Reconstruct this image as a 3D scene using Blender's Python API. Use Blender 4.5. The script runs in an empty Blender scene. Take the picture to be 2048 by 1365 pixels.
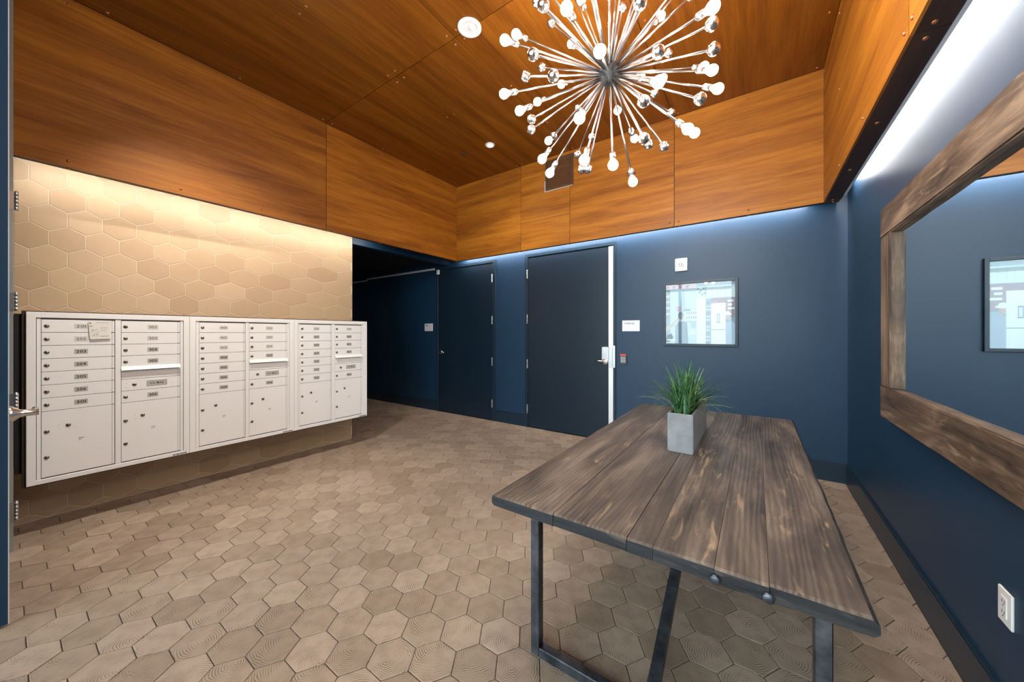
import bpy, bmesh, math, random
from mathutils import Vector, Matrix, Euler
S = bpy.context.scene
COL = S.collection
R = math.radians
random.seed(7)

# ------------------------------------------------------------------ camera
cam = bpy.data.cameras.new('camera')
camera = bpy.data.objects.new('camera', cam)
COL.objects.link(camera)
camera.location = (0, 0, 1.36)
camera.rotation_euler = (R(90), 0, 0.6065)
cam.sensor_fit = 'HORIZONTAL'
cam.sensor_width = 36
cam.lens = 36 * 703.45 / 2048
cam.shift_y = -(682.5 - 667.27) / 2048
cam.clip_start = 0.02
S.camera = camera

# ------------------------------------------------------------------ world, big lights, exposure
world = bpy.data.worlds.new('world')
S.world = world
world.use_nodes = True
wb = world.node_tree.nodes['Background']
wb.inputs[0].default_value = (0.83, 0.92, 1.0, 1)
wb.inputs[1].default_value = 2.3
S.view_settings.view_transform = 'Standard'
S.view_settings.look = 'None'
S.view_settings.gamma = 1
S.view_settings.use_curve_mapping = False
S.view_settings.exposure = 1.88
BULB, STRIP_L, STRIP_B, STRIP_R, DOWN = 48.0, 14.0, 24.0, 26.0, 14.0

# ------------------------------------------------------------------ room dimensions (metres)
XW, XR, YB, YF = -4.31, 0.68, 4.335, -1.10          # left wall, right wall, back wall, front glazing
XS, YS, XRS = -3.995, 4.184, 0.4975                 # inner faces of the wood fascias
XSO, YSO, XRO = -4.056, 4.240, 0.611                # outer faces
ZS, ZC = 2.535, 3.735                               # fascia bottom, ceiling
YWE = 2.572                                         # end of the tiled wall
XC = -8.0                                           # far end of the corridor
YH = 0.03                                           # entrance stub wall

# ------------------------------------------------------------------ materials
def mat(name):
    m = bpy.data.materials.new(name)
    m.use_nodes = True
    return m, m.node_tree, m.node_tree.nodes['Principled BSDF']

def plain(name, col, rough=0.5, metal=0.0, coat=0.0, emit=None, estr=0.0, spec=0.5):
    m, t, b = mat(name)
    b.inputs['Base Color'].default_value = (*col, 1)
    b.inputs['Roughness'].default_value = rough
    b.inputs['Metallic'].default_value = metal
    b.inputs['Coat Weight'].default_value = coat
    b.inputs['Specular IOR Level'].default_value = spec
    if emit:
        b.inputs['Emission Color'].default_value = (*emit, 1)
        b.inputs['Emission Strength'].default_value = estr
    return m

def N(t, typ, **kw):
    n = t.nodes.new(typ)
    for k, v in kw.items():
        setattr(n, k, v)
    return n

def ramp(t, fac, stops):
    r = N(t, 'ShaderNodeValToRGB')
    e = r.color_ramp.elements
    while len(e) < len(stops):
        e.new(0.5)
    for i, (p, c) in enumerate(stops):
        e[i].position = p
        e[i].color = (*c, 1)
    t.links.new(fac, r.inputs[0])
    return r.outputs[0]

def mathn(t, op, a, b=None):
    n = N(t, 'ShaderNodeMath', operation=op)
    for i, v in enumerate((a, b)):
        if v is None:
            continue
        if isinstance(v, (int, float)):
            n.inputs[i].default_value = v
        else:
            t.links.new(v, n.inputs[i])
    return n.outputs[0]

def vmath(t, op, a, b):
    n = N(t, 'ShaderNodeVectorMath', operation=op)
    for i, v in enumerate((a, b)):
        if isinstance(v, tuple):
            n.inputs[i].default_value = v
        else:
            t.links.new(v, n.inputs[i])
    return n.outputs[0]

def noise(t, vec, scale, detail=4, rough=0.55, dist=0.0):
    n = N(t, 'ShaderNodeTexNoise')
    n.inputs['Scale'].default_value = scale
    n.inputs['Detail'].default_value = detail
    n.inputs['Roughness'].default_value = rough
    n.inputs['Distortion'].default_value = dist
    t.links.new(vec, n.inputs['Vector'])
    return n.outputs[0]

def mix(t, fac, a, b, mode='MIX'):
    n = N(t, 'ShaderNodeMix', data_type='RGBA', blend_type=mode)
    for sock, v in ((n.inputs[0], fac), (n.inputs[6], a), (n.inputs[7], b)):
        if isinstance(v, (int, float)):
            sock.default_value = v
        elif isinstance(v, tuple):
            sock.default_value = (*v, 1)
        else:
            t.links.new(v, sock)
    return n.outputs[2]

def bump(t, b, height, strength=0.3, dist=0.002):
    n = N(t, 'ShaderNodeBump')
    n.inputs['Strength'].default_value = strength
    n.inputs['Distance'].default_value = dist
    t.links.new(height, n.inputs['Height'])
    t.links.new(n.outputs[0], b.inputs['Normal'])

def wood(name, scale, dark, midc, light, rough=0.4, coat=0.0, bstr=0.1, fine=1.0):
    """grain stretched along one axis of the object (small number in scale = along the grain)"""
    m, t, b = mat(name)
    tc = N(t, 'ShaderNodeTexCoord')
    oi = N(t, 'ShaderNodeObjectInfo')
    off = N(t, 'ShaderNodeCombineXYZ')
    r17 = mathn(t, 'MULTIPLY', oi.outputs['Random'], 17.0)
    for i in range(3):
        t.links.new(r17, off.inputs[i])
    v = vmath(t, 'ADD', tc.outputs['Object'], off.outputs[0])
    v = vmath(t, 'MULTIPLY', v, scale)
    n1 = noise(t, v, 1.0, 7, 0.6, 0.6)
    v2 = vmath(t, 'MULTIPLY', v, (7.0, 7.0, 7.0))
    n2 = noise(t, v2, 1.0, 4, 0.6)
    f = mathn(t, 'ADD', mathn(t, 'MULTIPLY', n1, 1.0 - 0.3 * fine), mathn(t, 'MULTIPLY', n2, 0.3 * fine))
    c = ramp(t, f, [(0.33, dark), (0.5, midc), (0.67, light)])
    tint = mathn(t, 'ADD', mathn(t, 'MULTIPLY', oi.outputs['Random'], 0.24), 0.88)
    cc = N(t, 'ShaderNodeCombineColor')
    for i in range(3):
        t.links.new(tint, cc.inputs[i])
    c = mix(t, 1.0, c, cc.outputs[0], 'MULTIPLY')
    t.links.new(c, b.inputs['Base Color'])
    b.inputs['Roughness'].default_value = rough
    b.inputs['Specular IOR Level'].default_value = 0.3
    b.inputs['Coat Weight'].default_value = coat
    b.inputs['Coat Roughness'].default_value = 0.25
    bump(t, b, f, bstr, 0.002)
    return m

PD, PM, PL = (0.19, 0.054, 0.005), (0.345, 0.115, 0.010), (0.49, 0.185, 0.018)
M = {}
M['wood_y'] = wood('veneer_along_y', (8.0, 0.5, 8.0), PD, PM, PL, 0.48, 0.06, 0.05)
M['wood_x'] = wood('veneer_along_x', (0.5, 8.0, 8.0), PD, PM, PL, 0.48, 0.06, 0.05)
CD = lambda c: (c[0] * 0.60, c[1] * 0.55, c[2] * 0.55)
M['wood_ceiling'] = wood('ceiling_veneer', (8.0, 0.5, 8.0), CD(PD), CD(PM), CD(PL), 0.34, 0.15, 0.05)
M['soffit'] = wood('shaded_soffit_veneer', (5.0, 0.45, 5.0), (0.030, 0.012, 0.007), (0.050, 0.022, 0.012), (0.075, 0.034, 0.018), 0.55, 0.0, 0.05)  # same fascia wood, underside shade put into a darker colour
M['screw'] = plain('copper_screw', (0.42, 0.16, 0.06), 0.35, 0.6)

def aged_wood(name, axis, dark, midc, light, speck, rough=0.6):
    m, t, b = mat(name)
    tc = N(t, 'ShaderNodeTexCoord')
    oi = N(t, 'ShaderNodeObjectInfo')
    off = N(t, 'ShaderNodeCombineXYZ')
    r17 = mathn(t, 'MULTIPLY', oi.outputs['Random'], 23.0)
    for i in range(3):
        t.links.new(r17, off.inputs[i])
    v0 = vmath(t, 'ADD', tc.outputs['Object'], off.outputs[0])
    sc = [9.0, 9.0, 9.0]
    sc[axis] = 0.9
    v = vmath(t, 'MULTIPLY', v0, tuple(sc))
    bs = [5.5, 5.5, 5.5]
    bs[axis] = 1.7
    big = noise(t, vmath(t, 'MULTIPLY', v0, tuple(bs)), 1.0, 5, 0.65, 0.8)
    mid_ = noise(t, v, 1.0, 6, 0.62, 1.4)
    w = N(t, 'ShaderNodeTexWave', wave_type='BANDS', bands_direction=('Y' if axis != 1 else 'X'))
    w.inputs['Scale'].default_value = 2.1
    w.inputs['Distortion'].default_value = 15.0
    w.inputs['Detail'].default_value = 4.0
    w.inputs['Detail Scale'].default_value = 0.55
    t.links.new(v, w.inputs['Vector'])
    f = mathn(t, 'ADD', mathn(t, 'MULTIPLY', big, 0.55), mathn(t, 'MULTIPLY', mid_, 0.45))
    c = ramp(t, f, [(0.38, dark), (0.5, midc), (0.62, light)])
    c = mix(t, mathn(t, 'MULTIPLY', w.outputs['Fac'], 0.30), c, dark)
    sc2 = [30.0, 30.0, 30.0]
    sc2[axis] = 5.0
    sp = noise(t, vmath(t, 'MULTIPLY', v0, tuple(sc2)), 1.0, 3, 0.6, 1.0)
    msk = noise(t, v0, 2.3, 2, 0.5)
    spf = mathn(t, 'MULTIPLY', ramp_f(t, sp, 0.58, 0.70), ramp_f(t, msk, 0.40, 0.60))
    c = mix(t, mathn(t, 'MULTIPLY', spf, 0.55), c, speck)
    t.links.new(c, b.inputs['Base Color'])
    b.inputs['Roughness'].default_value = rough
    h = mathn(t, 'ADD', w.outputs['Fac'], mathn(t, 'MULTIPLY', mid_, 1.2))
    bump(t, b, h, 0.4, 0.003)
    return m

def ramp_f(t, fac, lo, hi):
    n = N(t, 'ShaderNodeMapRange')
    n.inputs[1].default_value = lo
    n.inputs[2].default_value = hi
    t.links.new(fac, n.inputs[0])
    return n.outputs[0]

M['table'] = aged_wood('aged_table_wood', 1, (0.030, 0.024, 0.020), (0.105, 0.078, 0.060), (0.215, 0.165, 0.125), (0.50, 0.35, 0.20), 0.45)
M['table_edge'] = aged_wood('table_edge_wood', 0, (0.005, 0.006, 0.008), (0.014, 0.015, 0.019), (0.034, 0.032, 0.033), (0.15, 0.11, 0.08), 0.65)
M['mirror_y'] = aged_wood('mirror_frame_wood_y', 1, (0.032, 0.019, 0.012), (0.135, 0.084, 0.052), (0.32, 0.215, 0.135), (0.42, 0.29, 0.18), 0.6)
M['mirror_z'] = aged_wood('mirror_frame_wood_z', 2, (0.032, 0.019, 0.012), (0.135, 0.084, 0.052), (0.32, 0.215, 0.135), (0.42, 0.29, 0.18), 0.6)

def tile_mat(name, lo, hi, ring, rough, bstr, ringmix):
    m, t, b = mat(name)
    uv = N(t, 'ShaderNodeUVMap', uv_map='grain')
    at = N(t, 'ShaderNodeAttribute', attribute_type='GEOMETRY', attribute_name='rnd')
    rnd = at.outputs['Fac']
    nz = noise(t, uv.outputs[0], 9.0, 3, 0.5)
    cmb = N(t, 'ShaderNodeCombineXYZ')
    d = mathn(t, 'MULTIPLY', mathn(t, 'SUBTRACT', nz, 0.5), 0.06)
    t.links.new(d, cmb.inputs[0])
    t.links.new(d, cmb.inputs[1])
    v = vmath(t, 'ADD', uv.outputs[0], cmb.outputs[0])
    w = N(t, 'ShaderNodeTexWave', wave_type='RINGS', rings_direction='SPHERICAL')
    w.inputs['Scale'].default_value = 34.0
    w.inputs['Distortion'].default_value = 1.0
    w.inputs['Detail'].default_value = 2.0
    w.inputs['Detail Scale'].default_value = 1.6
    t.links.new(v, w.inputs['Vector'])
    patch = noise(t, uv.outputs[0], 14.0, 2, 0.5)
    pf = ramp_f(t, patch, 0.40, 0.64)
    g = mathn(t, 'MULTIPLY', w.outputs['Fac'], pf)
    fine = noise(t, vmath(t, 'MULTIPLY', uv.outputs[0], (45.0, 260.0, 1.0)), 1.0, 3, 0.6)
    base = mix(t, rnd, lo, hi)
    dark = mathn(t, 'MULTIPLY', mathn(t, 'SUBTRACT', 1.0, ramp_f(t, w.outputs['Fac'], 0.08, 0.42)), pf)
    base = mix(t, mathn(t, 'MULTIPLY', dark, ringmix), base, ring)
    base = mix(t, mathn(t, 'MULTIPLY', ramp_f(t, fine, 0.5, 0.75), 0.16), base, ring)
    t.links.new(base, b.inputs['Base Color'])
    b.inputs['Roughness'].default_value = rough
    bump(t, b, mathn(t, 'ADD', g, mathn(t, 'MULTIPLY', fine, 0.35)), bstr, 0.002)
    return m

M['tile_floor'] = tile_mat('floor_tile_wood_look', (0.325, 0.240, 0.172), (0.450, 0.345, 0.262), (0.120, 0.083, 0.056), 0.42, 0.5, 0.72)
M['tile_wall'] = tile_mat('wall_tile_wood_look', (0.49, 0.335, 0.195), (0.58, 0.415, 0.255), (0.40, 0.265, 0.15), 0.5, 0.04, 0.20)
M['grout_floor'] = plain('dark_floor_grout', (0.085, 0.070, 0.055), 0.9)
M['grout_wall'] = plain('cream_wall_grout', (0.70, 0.58, 0.42), 0.9)

def navy_paint(name, col, rough):
    m, t, b = mat(name)
    tc = N(t, 'ShaderNodeTexCoord')
    n = noise(t, tc.outputs['Object'], 1.3, 3)
    t.links.new(mix(t, mathn(t, 'MULTIPLY', n, 0.5), col, tuple(c * 1.25 for c in col)), b.inputs['Base Color'])
    b.inputs['Roughness'].default_value = rough
    b.inputs['Specular IOR Level'].default_value = 0.34
    bump(t, b, noise(t, tc.outputs['Object'], 160.0, 2), 0.06, 0.001)
    return m
NAVY = (0.011, 0.037, 0.076)
M['navy'] = navy_paint('navy_wall_paint', NAVY, 0.42)
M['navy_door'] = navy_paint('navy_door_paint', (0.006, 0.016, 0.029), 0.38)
M['navy_frame'] = navy_paint('navy_frame_paint', (0.010, 0.024, 0.042), 0.35)
M['black'] = plain('matte_black', (0.004, 0.004, 0.005), 0.7)
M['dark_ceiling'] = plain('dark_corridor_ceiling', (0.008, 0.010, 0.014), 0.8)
M['steel'] = plain('brushed_steel', (0.62, 0.62, 0.62), 0.28, 1.0)
M['chrome'] = plain('polished_nickel', (0.80, 0.78, 0.76), 0.2, 1.0)
M['gunmetal'] = plain('gunmetal_hub', (0.07, 0.07, 0.075), 0.4, 0.8)
M['rod'] = plain('brushed_nickel_rod', (0.46, 0.43, 0.41), 0.3, 1.0)
M['ball'] = plain('satin_silver_ball', (0.66, 0.64, 0.62), 0.22, 1.0)
M['jamb'] = plain('grey_metal_jamb', (0.36, 0.38, 0.36), 0.25, 0.3)
M['galv'] = plain('bare_metal_edge', (0.80, 0.82, 0.84), 0.35, 0.5)
M['raw_steel'] = None
def raw_steel():
    m, t, b = mat('blackened_raw_steel')
    tc = N(t, 'ShaderNodeTexCoord')
    n = noise(t, tc.outputs['Object'], 14.0, 5, 0.65)
    t.links.new(ramp(t, n, [(0.3, (0.045, 0.052, 0.064)), (0.6, (0.13, 0.15, 0.18)), (0.8, (0.22, 0.24, 0.27))]), b.inputs['Base Color'])
    b.inputs['Metallic'].default_value = 0.85
    b.inputs['Roughness'].default_value = 0.38
    return m
M['raw_steel'] = raw_steel()
M['white_metal'] = plain('white_powder_coat', (0.90, 0.90, 0.89), 0.4)
M['white_plastic'] = plain('white_plastic', (0.82, 0.82, 0.80), 0.35)
M['seam'] = plain('shadow_gap_metal', (0.10, 0.095, 0.09), 0.7)
M['lock'] = plain('lock_face', (0.34, 0.30, 0.25), 0.28, 1.0)
M['plate'] = plain('grey_number_plate', (0.50, 0.49, 0.47), 0.5, 0.0)
M['ink'] = plain('black_ink', (0.012, 0.012, 0.012), 0.6)
M['faint_ink'] = plain('pale_grey_ink', (0.42, 0.41, 0.40), 0.6)
M['grey_ink'] = plain('grey_ink', (0.16, 0.155, 0.15), 0.6)
M['brown_trim'] = plain('dark_brown_trim', (0.045, 0.020, 0.012), 0.45)
M['paper'] = plain('white_paper', (0.80, 0.79, 0.74), 0.6)
M['olive_ink'] = plain('olive_print', (0.36, 0.35, 0.24), 0.7)
M['orange'] = plain('orange_print', (0.42, 0.22, 0.05), 0.6)
M['red'] = plain('red_plastic', (0.65, 0.03, 0.04), 0.4)
M['red_ink'] = plain('faded_red_print', (0.62, 0.13, 0.10), 0.6)
M['black_plastic'] = plain('black_plastic', (0.012, 0.014, 0.018), 0.3)
M['key'] = plain('pale_keys', (0.75, 0.78, 0.80), 0.4)
M['sign'] = plain('pale_sign_plastic', (0.72, 0.72, 0.76), 0.4)
M['glow_white'] = plain('lamp_glow', (1, 1, 1), 0.5, emit=(1.0, 0.95, 0.88), estr=DOWN)
M['bulb'] = plain('lit_bulb_glass', (1, 1, 1), 0.3, emit=(1.0, 0.95, 0.885), estr=BULB)
M['strip_l'] = plain('led_strip_left', (1, 1, 1), 0.5, emit=(1.0, 0.95, 0.88), estr=STRIP_L)
M['strip_b'] = plain('led_strip_back', (1, 1, 1), 0.5, emit=(1.0, 0.92, 0.88), estr=STRIP_B)
M['strip_r'] = plain('led_strip_right', (1, 1, 1), 0.5, emit=(1.0, 0.97, 0.93), estr=STRIP_R)
M['concrete'] = None
def concrete():
    m, t, b = mat('cast_concrete')
    tc = N(t, 'ShaderNodeTexCoord')
    n = noise(t, tc.outputs['Object'], 16.0, 6, 0.6)
    t.links.new(ramp(t, n, [(0.3, (0.20, 0.205, 0.215)), (0.7, (0.30, 0.305, 0.315))]), b.inputs['Base Color'])
    b.inputs['Roughness'].default_value = 0.75
    bump(t, b, noise(t, tc.outputs['Object'], 90.0, 4), 0.15, 0.002)
    return m
M['concrete'] = concrete()
M['soil'] = plain('dark_soil', (0.02, 0.014, 0.009), 0.95)
def blade_mat():
    m, t, b = mat('grass_blade')
    oi = N(t, 'ShaderNodeObjectInfo')
    tc = N(t, 'ShaderNodeTexCoord')
    n = noise(t, tc.outputs['Object'], 30.0, 2)
    f = mathn(t, 'ADD', mathn(t, 'MULTIPLY', oi.outputs['Random'], 0.7), mathn(t, 'MULTIPLY', n, 0.3))
    t.links.new(ramp(t, f, [(0.15, (0.012, 0.060, 0.018)), (0.55, (0.030, 0.125, 0.035)), (0.85, (0.12, 0.24, 0.075))]), b.inputs['Base Color'])
    b.inputs['Roughness'].default_value = 0.4
    return m
M['blade'] = blade_mat()
M['dry_blade'] = plain('dry_grass_blade', (0.36, 0.34, 0.22), 0.6)
M['leaf'] = plain('yellow_dry_leaf', (0.45, 0.30, 0.08), 0.7)
M['mirror'] = plain('mirror_silver', (0.82, 0.90, 0.93), 0.015, 1.0)
M['sidewalk'] = plain('concrete_sidewalk', (0.42, 0.41, 0.39), 0.9)
def glass_mat(name, tint, base=0.04):
    m = bpy.data.materials.new(name)
    m.use_nodes = True
    t = m.node_tree
    t.nodes.clear()
    o = N(t, 'ShaderNodeOutputMaterial')
    tr = N(t, 'ShaderNodeBsdfTransparent')
    tr.inputs[0].default_value = (*tint, 1)
    gl = N(t, 'ShaderNodeBsdfGlossy')
    gl.inputs['Roughness'].default_value = 0.01
    fr = N(t, 'ShaderNodeFresnel')
    fr.inputs[0].default_value = 1.5
    mx = N(t, 'ShaderNodeMixShader')
    t.links.new(fr.outputs[0], mx.inputs[0])
    t.links.new(tr.outputs[0], mx.inputs[1])
    t.links.new(gl.outputs[0], mx.inputs[2])
    t.links.new(mx.outputs[0], o.inputs[0])
    return m
M['glass'] = glass_mat('window_glass', (0.93, 0.96, 0.95))

# ------------------------------------------------------------------ mesh helpers
class MB:
    """collects shapes; build() links them as one mesh object"""
    def __init__(self):
        self.bm = bmesh.new()
        self.smooth = False
    def _merge(self, tmp, mi=0):
        vs = {}
        for v in tmp.verts:
            vs[v] = self.bm.verts.new(v.co)
        for f in tmp.faces:
            try:
                nf = self.bm.faces.new([vs[v] for v in f.verts])
                nf.material_index = mi
                nf.smooth = f.smooth
            except ValueError:
                pass
        tmp.free()
    def box(self, x0, x1, y0, y1, z0, z1, bev=0.0, mi=0, seg=1):
        t = bmesh.new()
        x0, x1 = min(x0, x1), max(x0, x1)
        y0, y1 = min(y0, y1), max(y0, y1)
        z0, z1 = min(z0, z1), max(z0, z1)
        c = [t.verts.new(p) for p in ((x0,y0,z0),(x1,y0,z0),(x1,y1,z0),(x0,y1,z0),(x0,y0,z1),(x1,y0,z1),(x1,y1,z1),(x0,y1,z1))]
        for f in ((3,2,1,0),(4,5,6,7),(0,1,5,4),(1,2,6,5),(2,3,7,6),(3,0,4,7)):
            t.faces.new([c[i] for i in f])
        if bev > 0:
            bmesh.ops.bevel(t, geom=list(t.edges), offset=bev, segments=seg, affect='EDGES', clamp_overlap=True)
        self._merge(t, mi)
        return self
    def poly(self, pts, mi=0):
        f = self.bm.faces.new([self.bm.verts.new(p) for p in pts])
        f.material_index = mi
        return self
    def prism(self, pts, vec, mi=0):
        """pts: closed outline; extruded by vec"""
        v = Vector(vec)
        a = [self.bm.verts.new(p) for p in pts]
        b = [self.bm.verts.new(Vector(p) + v) for p in pts]
        fs = [self.bm.faces.new(list(reversed(a))), self.bm.faces.new(b)]
        n = len(pts)
        for i in range(n):
            fs.append(self.bm.faces.new([a[i], a[(i+1) % n], b[(i+1) % n], b[i]]))
        for f in fs:
            f.material_index = mi
        return self
    def tube(self, p0, p1, r0, r1=None, seg=12, mi=0, cap=True):
        r1 = r0 if r1 is None else r1
        p0, p1 = Vector(p0), Vector(p1)
        q = (p1 - p0).to_track_quat('Z', 'Y')
        A, B = [], []
        for i in range(seg):
            a = 2 * math.pi * i / seg
            d = q @ Vector((math.cos(a), math.sin(a), 0))
            A.append(self.bm.verts.new(p0 + d * r0))
            B.append(self.bm.verts.new(p1 + d * r1))
        for i in range(seg):
            f = self.bm.faces.new([A[i], A[(i+1) % seg], B[(i+1) % seg], B[i]])
            f.smooth = True
            f.material_index = mi
        if cap:
            self.bm.faces.new(list(reversed(A))).material_index = mi
            self.bm.faces.new(B).material_index = mi
        return self
    def lathe(self, prof, origin, axis=(0, 0, 1), seg=20, mi=0):
        """prof: [(r, h)] along axis from origin"""
        q = Vector(axis).to_track_quat('Z', 'Y')
        o = Vector(origin)
        rings = []
        for r, h in prof:
            if r < 1e-6:
                rings.append([self.bm.verts.new(o + q @ Vector((0, 0, h)))])
            else:
                rings.append([self.bm.verts.new(o + q @ Vector((r * math.cos(2*math.pi*i/seg), r * math.sin(2*math.pi*i/seg), h))) for i in range(seg)])
        for a, b in zip(rings, rings[1:]):
            for i in range(seg):
                j = (i + 1) % seg
                if len(a) == 1 and len(b) == 1:
                    continue
                if len(a) == 1:
                    f = self.bm.faces.new([a[0], b[j], b[i]]) if False else self.bm.faces.new([a[0], b[i], b[j]])
                elif len(b) == 1:
                    f = self.bm.faces.new([a[i], a[j], b[0]])
                else:
                    f = self.bm.faces.new([a[i], a[j], b[j], b[i]])
                f.smooth = True
                f.material_index = mi
        return self
    def build(self, name, mats, parent=None, kind=None):
        me = bpy.data.meshes.new(name)
        bmesh.ops.recalc_face_normals(self.bm, faces=list(self.bm.faces))
        if parent is not None:
            off = wloc(parent)
            for v in self.bm.verts:
                v.co -= off
        self.bm.to_mesh(me)
        self.bm.free()
        for m in (mats if isinstance(mats, (list, tuple)) else [mats]):
            me.materials.append(m)
        o = bpy.data.objects.new(name, me)
        COL.objects.link(o)
        if parent is not None:
            o.parent = parent
        if kind:
            o['kind'] = kind
        return o

def wloc(o):
    v = Vector((0, 0, 0))
    while o is not None:
        v += o.location
        o = o.parent
    return v

def tag(o, label, cat, group=None, kind=None):
    if label:
        o['label'] = label
    if cat:
        o['category'] = cat
    if group:
        o['group'] = group
    if kind:
        o['kind'] = kind
    return o

def thing(name, label, cat, loc=(0, 0, 0), group=None, kind=None):
    o = bpy.data.objects.new(name, None)
    COL.objects.link(o)
    o.empty_display_size = 0.1
    o.location = loc
    return tag(o, label, cat, group, kind)

def struct(name, label, cat, loc=(0, 0, 0)):
    return thing(name, label, cat, loc, None, 'structure')

# ---- lettering: glyphs from the built-in font, assembled as flat meshes
GLYPH = {}
def glyphs(chars):
    for ch in chars:
        cu = bpy.data.curves.new('glyph', 'FONT')
        cu.body = ch
        cu.resolution_u = 3
        cu.offset = 0.016
        ob = bpy.data.objects.new('glyph', cu)
        COL.objects.link(ob)
        dg = bpy.context.evaluated_depsgraph_get()
        me = bpy.data.meshes.new_from_object(ob.evaluated_get(dg))
        vs = [tuple(v.co[:2]) for v in me.vertices]
        fs = [tuple(p.vertices) for p in me.polygons]
        x0, x1 = min(v[0] for v in vs), max(v[0] for v in vs)
        GLYPH[ch] = ([(x - x0, y) for x, y in vs], fs, x1 - x0)
        bpy.data.objects.remove(ob)
        bpy.data.curves.remove(cu)
        bpy.data.meshes.remove(me)
glyphs('0123456789PUS.MAILTORGEFCW')

def text(name, s, origin, right, up, width, height, m, parent, gap=0.09):
    """letters centred on origin, fitted to width x height (metres), lying on the plane spanned by right and up"""
    adv, x = [], 0.0
    for ch in s:
        if ch == ' ':
            x += 0.3
            adv.append(None)
            continue
        adv.append(x)
        x += GLYPH[ch][2] + gap
    tot = x - gap
    right, up, o = Vector(right), Vector(up), Vector(origin)
    sx, sy = width / tot, height / 0.70
    nrm = right.cross(up)
    mb = MB()
    for ch, a in zip(s, adv):
        if a is None:
            continue
        vs, fs, w = GLYPH[ch]
        for f in fs:
            mb.poly([o + right * ((a + vs[i][0]) * sx - width / 2) + up * (vs[i][1] * sy - height / 2) for i in f])
    ob = mb.build(name, m, parent)
    return ob

def shared(name, me, loc, parent, rot=None):
    """one more object on an existing mesh; loc in world"""
    o = bpy.data.objects.new(name, me)
    COL.objects.link(o)
    o.parent = parent
    o.location = Vector(loc) - wloc(parent)
    if rot is not None:
        o.rotation_mode = 'QUATERNION'
        o.rotation_quaternion = rot
    return o

# ------------------------------------------------------------------ tiles
TS, TG = 0.0062, 0.0018     # tile thickness, half the joint
def clip(poly, axis, val, keep_less):
    out = []
    n = len(poly)
    for i in range(n):
        a, b = poly[i], poly[(i + 1) % n]
        ia = (a[axis] <= val) if keep_less else (a[axis] >= val)
        ib = (b[axis] <= val) if keep_less else (b[axis] >= val)
        if ia:
            out.append(a)
        if ia != ib:
            tt = (val - a[axis]) / (b[axis] - a[axis])
            out.append((a[0] + (b[0] - a[0]) * tt, a[1] + (b[1] - a[1]) * tt))
    return out

def inset(poly, d):
    """move each edge of a convex polygon inwards by d"""
    n = len(poly)
    cx = sum(p[0] for p in poly) / n
    cy = sum(p[1] for p in poly) / n
    lines = []
    for i in range(n):
        a, b = poly[i], poly[(i + 1) % n]
        ex, ey = b[0] - a[0], b[1] - a[1]
        L = math.hypot(ex, ey)
        if L < 1e-6:
            continue
        nx, ny = -ey / L, ex / L
        if nx * (cx - a[0]) + ny * (cy - a[1]) < 0:
            nx, ny = -nx, -ny
        lines.append((a[0] + nx * d, a[1] + ny * d, ex / L, ey / L))
    out = []
    m = len(lines)
    for i in range(m):
        x1, y1, dx1, dy1 = lines[i - 1]
        x2, y2, dx2, dy2 = lines[i]
        det = dx1 * dy2 - dy1 * dx2
        if abs(det) < 1e-6:
            out.append((x2, y2))
            continue
        s_ = ((x2 - x1) * dy2 - (y2 - y1) * dx2) / det
        out.append((x1 + dx1 * s_, y1 + dy1 * s_))
    return out

def tile_geo(bm, poly, place, rng, uvl, attr, h=TS):
    """one tile with chamfered rim added to bm; place(x, y, z) -> world"""
    if len(poly) < 3:
        return
    ang = rng.uniform(0, 6.28)
    ca, sa = math.cos(ang), math.sin(ang)
    n0 = len(poly)
    cx = sum(p[0] for p in poly) / n0
    cy = sum(p[1] for p in poly) / n0
    px, py = cx + rng.uniform(-0.085, 0.085), cy + rng.uniform(-0.085, 0.085)
    rv = rng.random()
    a, b = poly, inset(poly, 0.0022)
    if len(b) != len(a):
        b = a
    top = [bm.verts.new(place(x, y, h)) for x, y in b]
    mid = [bm.verts.new(place(x, y, h - 0.0012)) for x, y in a]
    bot = [bm.verts.new(place(x, y, 0.0)) for x, y in a]
    n = len(a)
    P = {}
    for lst, src in ((top, b), (mid, a), (bot, a)):
        for v, p in zip(lst, src):
            P[v] = p
    fs = [bm.faces.new(top)]
    for i in range(n):
        j = (i + 1) % n
        fs.append(bm.faces.new([mid[i], mid[j], top[j], top[i]]))
        fs.append(bm.faces.new([bot[i], bot[j], mid[j], mid[i]]))
    for f in fs:
        for l in f.loops:
            x, y = P[l.vert]
            x, y = x - px, y - py
            l[uvl].uv = (x * ca - y * sa, x * sa + y * ca)
    for v in top + mid + bot:
        v[attr] = rv

def new_tile_bm():
    bm = bmesh.new()
    return bm, bm.loops.layers.uv.new('grain'), bm.verts.layers.float.new('rnd')

def finish(bm, name, m, parent, kind=None, loc=None):
    bmesh.ops.recalc_face_normals(bm, faces=list(bm.faces))
    me = bpy.data.meshes.new(name)
    bm.to_mesh(me)
    bm.free()
    me.materials.append(m)
    o = bpy.data.objects.new(name, me)
    COL.objects.link(o)
    o.parent = parent
    if loc is not None:
        o.location = loc
    if kind:
        o['kind'] = kind
    return o

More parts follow.
